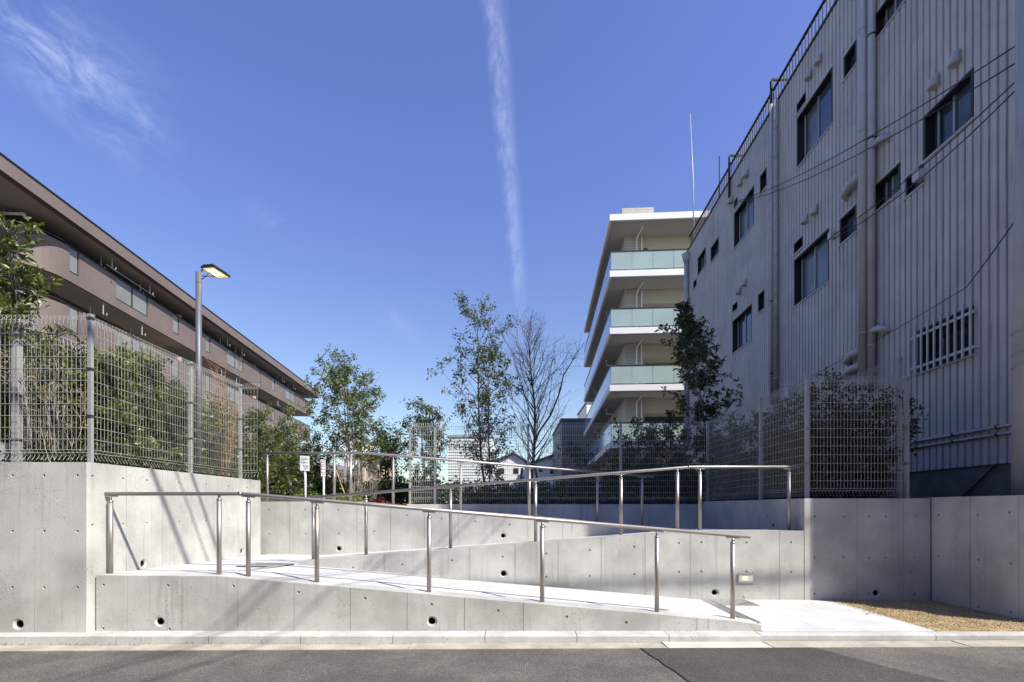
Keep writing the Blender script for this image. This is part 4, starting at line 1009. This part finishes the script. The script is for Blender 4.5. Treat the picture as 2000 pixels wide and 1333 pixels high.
def plant(name, label, cat, base, H, spread, prof, nlat, nleaf, lsize, lm, bark='bark', trunks=1, lean=(0, 0), h0=.25, trad=.03, width=.22, twigs=5, ang=.9, group=None, big=0, clump=.09, bare=False, lm2=None, frac2=0, droop=0.0, tw=.42):
    global rng
    rng = np.random.default_rng(sum(ord(c_)*(i_+1) for i_, c_ in enumerate(label)) % 99991)
    g = root(name, base, label, cat, group)
    br = MB(); tips = []; dirs = []
    for t in range(trunks):
        az = rng.uniform(0, 2*math.pi); sp_ = 0 if trunks == 1 else .22*spread/H
        d = np.array([math.cos(az)*sp_+lean[0], math.sin(az)*sp_+lean[1], 1.0])
        b = np.array(base)+np.array([math.cos(az), math.sin(az), 0])*(.04 if trunks > 1 else 0)
        hh = H*(1 if t == 0 else rng.uniform(.72, .97))
        tp = poly(b-np.array([0, 0, .08]), d, hh+.08, 10, .05, .03)
        br.tube([tuple(q_) for q_ in tp], trad*(1 if t == 0 else .75), 7, True, trad*.12)
        nl = max(3, int(nlat/trunks))
        for k in range(nl):
            f = h0+(1-h0)*((k+rng.uniform(0, 1))/nl); f = min(f, .985)
            i = int(f*10); fr_ = f*10-i; p_ = tp[i]*(1-fr_)+tp[min(i+1, 10)]*fr_
            az = k*2.4+rng.uniform(-.5, .5)
            Ll = spread*prof(f)*rng.uniform(.7, 1.15)+.03
            dd_ = np.array([math.cos(az), math.sin(az), ang+rng.uniform(-.2, .3)])
            lp = poly(p_, dd_, Ll*1.2, 5, .12, .06)
            br.tube([tuple(q_) for q_ in lp], max(.004, trad*.42*(1-f*.6)), 5, False, .0025)
            for j in range(twigs):
                ff = rng.uniform(.25, 1); ii = min(4, int(ff*5)); q_ = lp[ii]+(lp[ii+1]-lp[ii])*(ff*5-ii)
                td = unit(rng.normal(size=3)+unit(lp[-1]-lp[0])*1.1+np.array([0, 0, .35-droop]))
                tl = Ll*tw*rng.uniform(.5, 1.1)+.03
                tpw = poly(q_, td, tl, 3, .15, .05)
                br.tube([tuple(x_) for x_ in tpw], .0035 if not bare else .004, 3, False, .0015)
                if bare:
                    for _ in range(2):
                        e_ = tpw[rng.integers(1, 3)]; t2 = poly(e_, unit(td+rng.normal(size=3)*.6), tl*.6, 2, .15, .08); br.tube([tuple(x_) for x_ in t2], .0022, 3, False, .001)
                for _ in range(4):
                    e_ = tpw[rng.integers(1, 4)]; tips.append(e_); dirs.append(td)
    br.build('trunk', bark, g, fix=False, smooth=True)
    if nleaf:
        tips = np.array(tips); dirs = np.array(dirs)
        ix = rng.integers(0, len(tips), nleaf)
        C = tips[ix]+rng.normal(size=(nleaf, 3))*clump*.5
        D = dirs[ix]*.7+rng.normal(size=(nleaf, 3))*.75+np.array([0, 0, .1-droop]); D /= np.linalg.norm(D, axis=1)[:, None]
        Sz = lsize*rng.uniform(.6, 1.25, nleaf)
        if big:
            # the largest looking leaves as separate parts sharing one mesh
            lmsh = bpy.data.meshes.new('leaf'); w_ = width
            lmsh.from_pydata([(0, 0, 0), (.35, w_*.85, .06), (.7, w_*.75, .04), (1, 0, -.12), (.7, -w_*.75, .04), (.35, -w_*.85, .06), (.35, 0, .0), (.7, 0, -.03)], [],
                             [(0, 6, 1), (1, 6, 7, 2), (2, 7, 3), (0, 5, 6), (5, 4, 7, 6), (4, 3, 7)]); lmsh.materials.append(M[lm])
            for i in range(big):
                o = bpy.data.objects.new('leaf', lmsh); COL.objects.link(o); o.parent = g
                o.location = Vector(C[i])-OFF[g.name]; s_ = Sz[i]*1.1; o.scale = (s_, s_, s_)
                o.rotation_euler = Vector(D[i]).to_track_quat('X', 'Z').to_euler()
            C, D, Sz = C[big:], D[big:], Sz[big:]
        if lm2 and frac2:
            n2_ = int(len(C)*frac2); o = leafmesh('foliage', C[:n2_], D[:n2_], Sz[:n2_], width, lm2, g)
            if o: o['kind'] = 'stuff'
            C, D, Sz = C[n2_:], D[n2_:], Sz[n2_:]
        o = leafmesh('crown', C, D, Sz, width, lm, g)
        if o and big: o['kind'] = 'stuff'
    return g
oval = lambda f: math.sin(math.pi*min(1, max(0, (f-.12)/.98)))**.6
cone = lambda f: (1.05-f)**.7
up_ = lambda f: .3+.7*f
GZ0 = 1.22
def hpx(y, Y, z0): return ZP(y, Y)-z0
# trees of the back garden
plant('garden_tree', 'leafy young tree with several stems, held by bamboo stakes, right of the signs', 'tree', (XP(690, 11.5), 11.5, GZ0), hpx(718, 11.5, GZ0), .95, oval, 44, 9000, .070, 'leaf_green', 'bark_pale', trunks=4, h0=.3, trad=.028, lm2='leaf_yellow', frac2=.15, droop=.35)
plant('garden_tree', 'smaller round leafy tree seen through the left end of the back fence', 'tree', (XP(828, 12.5), 12.5, GZ0), hpx(790, 12.5, GZ0), .68, oval, 38, 5200, .075, 'leaf_olive', 'bark_pale', trunks=4, h0=.2, trad=.022, lm2='leaf_yellow', frac2=.25, droop=.35)
plant('garden_tree', 'tall slender evergreen tree left of the bare tree', 'tree', (XP(955, 11.2), 11.2, GZ0), hpx(612, 11.2, GZ0), .86, oval, 60, 7600, .068, 'leaf_green', 'bark', trunks=2, h0=.16, trad=.035, lm2='leaf_dark', frac2=.35, droop=.3, lean=(-.03, 0))
plant('garden_tree', 'leafless tree with dark trunk and fine upright twigs behind the back fence', 'tree', (XP(1035, 11.6), 11.6, GZ0), hpx(665, 11.6, GZ0), 1.15, lambda f: .30+.70*math.sin(math.pi*f), 46, 0, .05, 'leaf_green', 'bark', trunks=1, h0=.22, trad=.05, bare=True, ang=1.5, twigs=8, tw=.6)
# forked limb of the bare tree
tr_ = bpy.data.objects[[o.name for o in bpy.data.objects if o.name.startswith('garden_tree')][-1]]
lm_ = MB(); pb = [W(x_, y_, 11.6) for x_, y_ in ((1040, 880), (1052, 845), (1075, 812), (1092, 770), (1100, 735), (1118, 705), (1128, 690))]
lm_.tube(pb, .03, 6, False, .006)
for p_ in pb[2:]:
    for _ in range(5):
        pts = poly(np.array(p_), unit(np.array([rng.normal()*.5+.1, rng.normal()*.5, 1.1])), rng.uniform(.25, .6), 4, .12, .05); lm_.tube([tuple(x_) for x_ in pts], .005, 4, False, .0015)
lm_.build('limb', 'bark', tr_, fix=False, smooth=True)
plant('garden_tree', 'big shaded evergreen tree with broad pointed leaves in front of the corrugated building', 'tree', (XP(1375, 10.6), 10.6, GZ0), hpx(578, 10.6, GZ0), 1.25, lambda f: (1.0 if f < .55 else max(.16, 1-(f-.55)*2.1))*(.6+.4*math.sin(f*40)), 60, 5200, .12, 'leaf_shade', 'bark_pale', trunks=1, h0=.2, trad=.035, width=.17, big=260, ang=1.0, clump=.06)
plant('garden_tree', 'small dark evergreen behind the back fence below the white apartment block', 'tree', (XP(1237, 11), 11, GZ0), hpx(835, 11, GZ0), .48, oval, 24, 1800, .09, 'leaf_shade', 'bark', h0=.1, trad=.02, trunks=2)
plant('garden_tree', 'low spreading evergreen left of the small dark evergreen', 'tree', (XP(1148, 13), 13, GZ0), hpx(885, 13, GZ0), .72, oval, 24, 2000, .08, 'leaf_dark', 'bark', h0=.1, trad=.02, trunks=3, lm2='leaf_olive', frac2=.4)
plant('garden_tree', 'short dark evergreen at the foot of the big shaded tree', 'tree', (XP(1305, 12), 12, GZ0), hpx(848, 12, GZ0), .75, oval, 26, 2600, .10, 'leaf_shade', 'bark', h0=.1, trad=.02, trunks=3)
plant('garden_tree', 'dense round evergreen bush tree between the leafy tree and the back fence', 'tree', (XP(757, 14), 14, GZ0), hpx(862, 14, GZ0), .62, oval, 40, 5200, .085, 'leaf_dark', 'bark', h0=.08, trad=.03, trunks=3, lm2='leaf_olive', frac2=.3, clump=.16)
plant('garden_tree', 'leafless slender sapling in front of the dark slatted building', 'tree', (XP(1113, 13), 13, GZ0), hpx(790, 13, GZ0), .3, up_, 16, 0, .05, 'leaf_green', 'bark_red', h0=.3, trad=.015, bare=True, ang=2, twigs=4)
# left: broad-leaved tree and tall shrubs
plant('garden_tree', 'broad leaved evergreen tree rising above the left mesh fence', 'tree', (XP(66, 5.3), 5.3, 1.55), hpx(482, 5.3, 1.55), .40, lambda f: 1.1*math.sin(math.pi*min(1, max(0, f-.1)))**.5*(1.25-f*.9), 34, 1500, .10, 'leaf_green', 'bark_pale', trunks=2, h0=.42, trad=.018, width=.18, big=240, clump=.05, lm2='leaf_yellow', frac2=.15)
hed = [('tall green shrub with dry stems at the far left behind the fence', 95, 5.6, 655, 'leaf_green', 'leaf_yellow'), ('tall shrub right of the fence corner post', 205, 5.7, 672, 'leaf_green', 'leaf_yellow'),
       ('dark shrub behind the middle of the side fence', 245, 6.1, 690, 'leaf_dark', 'leaf_olive'), ('upright shrub with a bright young shoot', 285, 6.4, 690, 'leaf_green', 'leaf_yellow'),
       ('narrow dark shrub left of the street lamp', 325, 6.8, 735, 'leaf_dark', 'leaf_olive'), ('leafy shrub close behind the lamp pole', 350, 7.3, 750, 'leaf_green', 'leaf_yellow'),
       ('shrub just right of the street lamp', 415, 7.9, 775, 'leaf_dark', 'leaf_yellow'), ('shrub at the end of the side fence', 490, 8.6, 790, 'leaf_green', 'leaf_olive'),
       ('shrub behind the left end of the rear handrail', 530, 9.9, 800, 'leaf_green', 'leaf_yellow'), ('rounded shrub behind the larger sign', 568, 11.0, 822, 'leaf_green', 'leaf_olive'),
       ('dark rounded shrub behind the narrow sign', 610, 12.0, 850, 'leaf_dark', 'leaf_green'), ('shrub cut off by the left picture edge', 15, 5.5, 690, 'leaf_green', 'leaf_yellow'),
       ('shrub between the fence corner and the first gap', 150, 5.9, 700, 'leaf_dark', 'leaf_olive')]
for (lab, x_, Y, yt, a, b) in hed:
    z0 = 1.5 if Y < 9 else GZ0
    X = XP(x_, Y)
    if Y < 9: X = min(X, -4.5)
    plant('tall_shrub', lab, 'shrub', (X, Y, z0), hpx(yt, Y, z0)*.84, .34+.02*(Y-5), lambda f: .75+.25*math.sin(math.pi*f), 34, 4600, .055, a, 'bark', trunks=5, h0=.06, trad=.009, lm2=b, frac2=.45, group='tall shrubs along the left boundary', width=.26, clump=.08)
for (lab, x_, Y, yt, n) in [('clump of bare reddish stems rising above the fence right of the street lamp', 440, 7.7, 690, 10), ('low dry twiggy shrub beside the left fence corner', 110, 5.15, 735, 8), ('clump of bare twigs between the bamboo stakes', 703, 11.0, 900, 14), ('bare twiggy clump left of the dense bush tree', 728, 11.8, 890, 14)]:
    z0 = 1.5 if Y < 9 else GZ0
    plant('bare_shrub', lab, 'shrub', (min(XP(x_, Y), XP(x_, Y) if Y > 9 else -4.35), Y, z0), hpx(yt, Y, z0), .28, up_, 22, 60, .06, 'leaf_brown', 'bark_red' if x_ == 440 else 'bark_pale', trunks=n, h0=.3, trad=.009, bare=True, ang=2.2, twigs=3)
# right planting bed, in shade
for (lab, x_, Y, yt, b) in [('shaded shrub with some rusty leaves behind the right fence corner', 1630, 6.9, 735, 'leaf_red'), ('tall thin shrub with rusty leaves near the right end post', 1700, 7.0, 745, 'leaf_brown'), ('dark shrub left of the right fence corner post', 1555, 7.7, 770, 'leaf_brown'),
                     ('dark shrub behind the middle post of the right fence', 1500, 8.3, 800, 'leaf_shade'), ('dark shrub at the left end of the right fence', 1440, 9.2, 825, 'leaf_shade'), ('dark bush filling the far end of the right bed', 1400, 9.9, 850, 'leaf_shade')]:
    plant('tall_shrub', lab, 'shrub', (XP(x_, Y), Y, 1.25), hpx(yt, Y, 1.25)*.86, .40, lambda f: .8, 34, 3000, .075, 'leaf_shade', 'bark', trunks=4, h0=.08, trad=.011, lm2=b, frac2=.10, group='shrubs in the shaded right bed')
# hedge masses and ground cover
def cover(name, label, x0, x1, y0, y1, z0, z1, n, size, m, cat='ground cover', keep=None):
    X = rng.uniform(x0, x1, n); Y = rng.uniform(y0, y1, n)
    hmax = z0+(z1-z0)*(.72+.28*np.sin(X*5.1+Y*2.0)*np.cos(X*2.3-Y*3))
    Z = z0+(hmax-z0)*rng.uniform(0, 1, n)**.6
    C = np.stack([X, Y, Z], 1); D = rng.normal(size=(n, 3))+np.array([0, 0, .8]); D /= np.linalg.norm(D, axis=1)[:, None]
    g = bpy.data.objects.new('tmp', None); OFF['tmp'] = Vector(((x0+x1)/2, (y0+y1)/2, z0)); g.name = 'tmp'; COL.objects.link(g)
    OFF[g.name] = Vector(((x0+x1)/2, (y0+y1)/2, z0))
    o = leafmesh(name, C, D, size*rng.uniform(.6, 1.2, n), .3, m, g); o.parent = None; o.location = OFF[g.name]
    bpy.data.objects.remove(g); tag(o, label, cat, kind='stuff'); return o
cover('hedge', 'dark low hedge along the far side of the back fence', XP(905, 10), 4.0, 10.3, 11.4, 1.2, 1.62, 9000, .08, 'leaf_shade', 'hedge')
cover('hedge', 'tall dark hedge mass below the white apartment block', XP(1190, 13), 5.2, 12.2, 14.2, 1.2, 2.72, 9000, .12, 'leaf_shade', 'hedge')
cover('hedge', 'dark green hedge mass behind the signs and leafy tree', XP(560, 13), XP(800, 13), 12.6, 14.6, 1.2, 2.1, 9000, .10, 'leaf_dark', 'hedge')
cover('hedge', 'low green bushes behind the left boundary shrubs', -6.1, -4.4, 8.2, 13, 1.25, 2.6, 9000, .085, 'leaf_dark', 'hedge')
cover('hedge', 'dark understorey inside the left planting bed', -5.3, -4.3, 5.0, 8.4, 1.5, 2.05, 6000, .06, 'leaf_dark', 'hedge')
cover('hedge', 'distant green bushes beyond the louvred building', XP(770, 20), XP(1190, 20), 19, 22, 1.2, 2.5, 9000, .16, 'leaf_dark', 'hedge')
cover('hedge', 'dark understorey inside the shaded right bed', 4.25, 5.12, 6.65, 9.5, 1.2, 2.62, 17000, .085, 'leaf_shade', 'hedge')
cover('ground_cover', 'low green ground cover bushes behind the top landing', XP(520, 10.4), XP(700, 10.4), 10.15, 11.2, 1.22, 1.62, 6000, .05, 'leaf_yellow')
cover('ground_cover', 'red leaved low bushes beside the bollard light', XP(515, 10.3), XP(562, 10.3), 10.12, 10.6, 1.22, 1.72, 2200, .05, 'leaf_red')
cover('ground_cover', 'small red leaved bush near the bamboo stakes', XP(718, 10.2), XP(745, 10.2), 10.1, 10.5, 1.22, 1.5, 900, .05, 'leaf_red')
cover('ground_cover', 'reddish brown leaf litter and low plants along the back wall', XP(745, 9.9), XP(1020, 9.9), 9.75, 10.2, 1.22, 1.40, 3500, .05, 'leaf_brown')

cover('straw', 'fine straw coloured litter scattered over the sandy strip', XP(1700, 5.4), 5.28, 4.62, 6.18, .087, .097, 15000, .013, 'straw', 'straw litter')
cover('debris', 'dark grit and leaf crumbs lying along the foot of the kerb', -5.2, 5.2, 4.462, 4.482, .0, .03, 900, .012, 'leaf_brown', 'debris')
cover('debris', 'thin line of dark grit along the foot of the low front wall', -3.9, 2.3, 4.615, 4.634, .088, .098, 500, .010, 'leaf_brown', 'debris')
# bamboo stakes and timber props
def stake(label, a, b, r=.017, m='bamboo', grp='stakes propping the garden trees'):
    o = MB().tube([a, b], r, 8).build('support_stake', m, smooth=True); tag(o, label, 'stake', grp)
Y = 11.2
stake('longest tan bamboo stake leaning left against the leafy tree', W(680, 985, 10.9), W(655, 915, 11.4))
stake('tan bamboo stake crossing behind the leafy tree trunk', W(692, 985, 11.9), W(664, 925, 11.5))
stake('upright tan stake right of the leafy tree', W(699, 985, 11.3), W(700, 930, 11.3))
stake('tan bamboo stake leaning right, left of the leafy tree', W(640, 960, 11.8), W(655, 925, 11.5))
for x0, x1 in ((1012, 1020), (1058, 1045)): stake('dark timber prop %s the leafless tree trunk' % ('left of' if x0 < 1030 else 'right of'), W(x0, 985, 11.4), W(x1, 915, 11.6), .03, 'bark')
stake('dark upright pole behind the leafy tree', (XP(705.5, 13), 13, 1.2), (XP(705.5, 13), 13, ZP(822, 13)), .03, 'bark')

# fallen leaves
fl_ = [(495, 1083), (500, 1080), (518, 1083), (681, 1086), (690, 1084), (1590, 1179), (1692, 1195), (1697, 1193), (1950, 1220)]
lm0 = bpy.data.meshes.new('fallen_leaf'); lm0.from_pydata([(-.02, 0, 0), (0, .011, .006), (.022, 0, .002), (0, -.011, .007)], [], [(0, 1, 2, 3)]); lm0.materials.append(M['leaf_brown'])
for i, (x_, y_) in enumerate(fl_):
    Y = [7.6, 7.75, 7.6, 7.7, 7.72, 5.9, 5.3, 5.35, 4.75][i]; z = [.525, .522, .525, .512, .512, .108, .105, .105, .108][i]
    o = bpy.data.objects.new('fallen_leaf', lm0); COL.objects.link(o); o.location = (XP(x_, Y), Y, z); o.rotation_euler = (random.uniform(-.3, .3), random.uniform(-.2, .2), random.uniform(0, 6))
    tag(o, ['leftmost brown leaf in the back corner of the left landing', 'brown leaf lying just right of the leftmost one on the left landing', 'third brown leaf along the back of the left landing', 'brown leaf below the first upper wall drain opening', 'brown leaf at the start of the middle ramp beside its wall',
        'brown leaf on the pavement close to the right wall corner', 'darker brown leaf on the edge between pavement and sand', 'second brown leaf on the edge between pavement and sand', 'brown leaf lying on the sunlit sand near the right edge'][i], 'leaf', 'fallen leaves')

# overhead street cables above the road, outside the picture; they draw the long thin shadows on the left wall
for i, (yy_, zz_, r) in enumerate([(2.95, 7.2, .016), (3.2, 7.25, .026), (2.1, 8.05, .036)]):
    pts = [(-14+28*k/20, yy_+(.1*(k-10)/10), zz_-.25+.25*((k-10)/10)**2) for k in range(21)]
    o = MB().tube(pts, r, 6).build('street_cable', 'cable', smooth=True)
    tag(o, ['thin cable strung high above the road', 'thick bundled cable strung high above the road', 'topmost thick cable strung high above the road'][i], 'cable')
sp_ = root('utility_pole', (2.3, -4.6, 0), 'concrete utility pole on the far side of the road behind the camera', 'utility pole')
MB().tube([(2.3, -4.6, 0), (2.3, -4.6, 9.5)], .16, 16, True, .11).build('pole', 'pole_concrete', sp_, smooth=True)
for i, (dz, dx, r) in enumerate([(8.0, -.55, .015), (7.85, -.85, .011), (7.7, -.30, .012)]):
    A, B = Vector((2.3+dx, -4.6, dz)), Vector((6.0+dx, 5.7, dz-.1)); pts = []
    for k in range(15):
        t = k/14; p_ = A*(1-t)+B*t; p_.z -= .3*4*t*(1-t); pts.append(tuple(p_))
    o = MB().tube(pts, r, 6).build('street_cable', 'cable', smooth=True)
    tag(o, ['thick cable crossing the road to the right utility pole', 'lower cable crossing the road, left of the thick one', 'lower cable crossing the road, right of the thick one'][i], 'cable')
# unseen row across the street behind the camera, added to hold back sky light
random.seed(3)
xx = -30
k = 0
while xx < 34:
    wd = [9.5, 7.6, 11.2, 8.4][k % 4]; h = [9.2, 7.6, 8.6, 9.6][k % 4]
    g = root('street_building', (xx+wd/2, -5.6, 0), ['plain cream house at the left end of the row across the street', 'grey plastered house next to the left end house across the street', 'brown tiled block left of the pole across the street', 'pale grey block left of the pole across the street',
             'wide cream house facing the ramps across the street', 'grey plastered house right of the facing house across the street', 'brown tiled block near the right end across the street', 'pale grey block at the right end across the street'][k % 8], 'building')
    MB().box(xx, xx+wd-.5, -13, -5.6, -.1, h).build('wall', ['house_cream', 'plinth', 'brown_tile', 'soffit'][k % 4], g)
    MB().box(xx-.1, xx+wd-.4, -13.1, -5.4, h, h+.25).build('roof', 'roof_grey', g)
    z = 1.0
    while z < h-1.5:
        x_ = xx+.8
        while x_ < xx+wd-2.4:
            f = MB().box(x_, x_+1.5, -5.6, -5.54, z, z+1.2).build('window', 'black_frame', g)
            MB().box(x_+.07, x_+1.43, -5.54, -5.52, z+.07, z+1.13).build('pane', 'dark_glass', f); x_ += 2.3
        z += 2.7
    xx += wd; k += 1
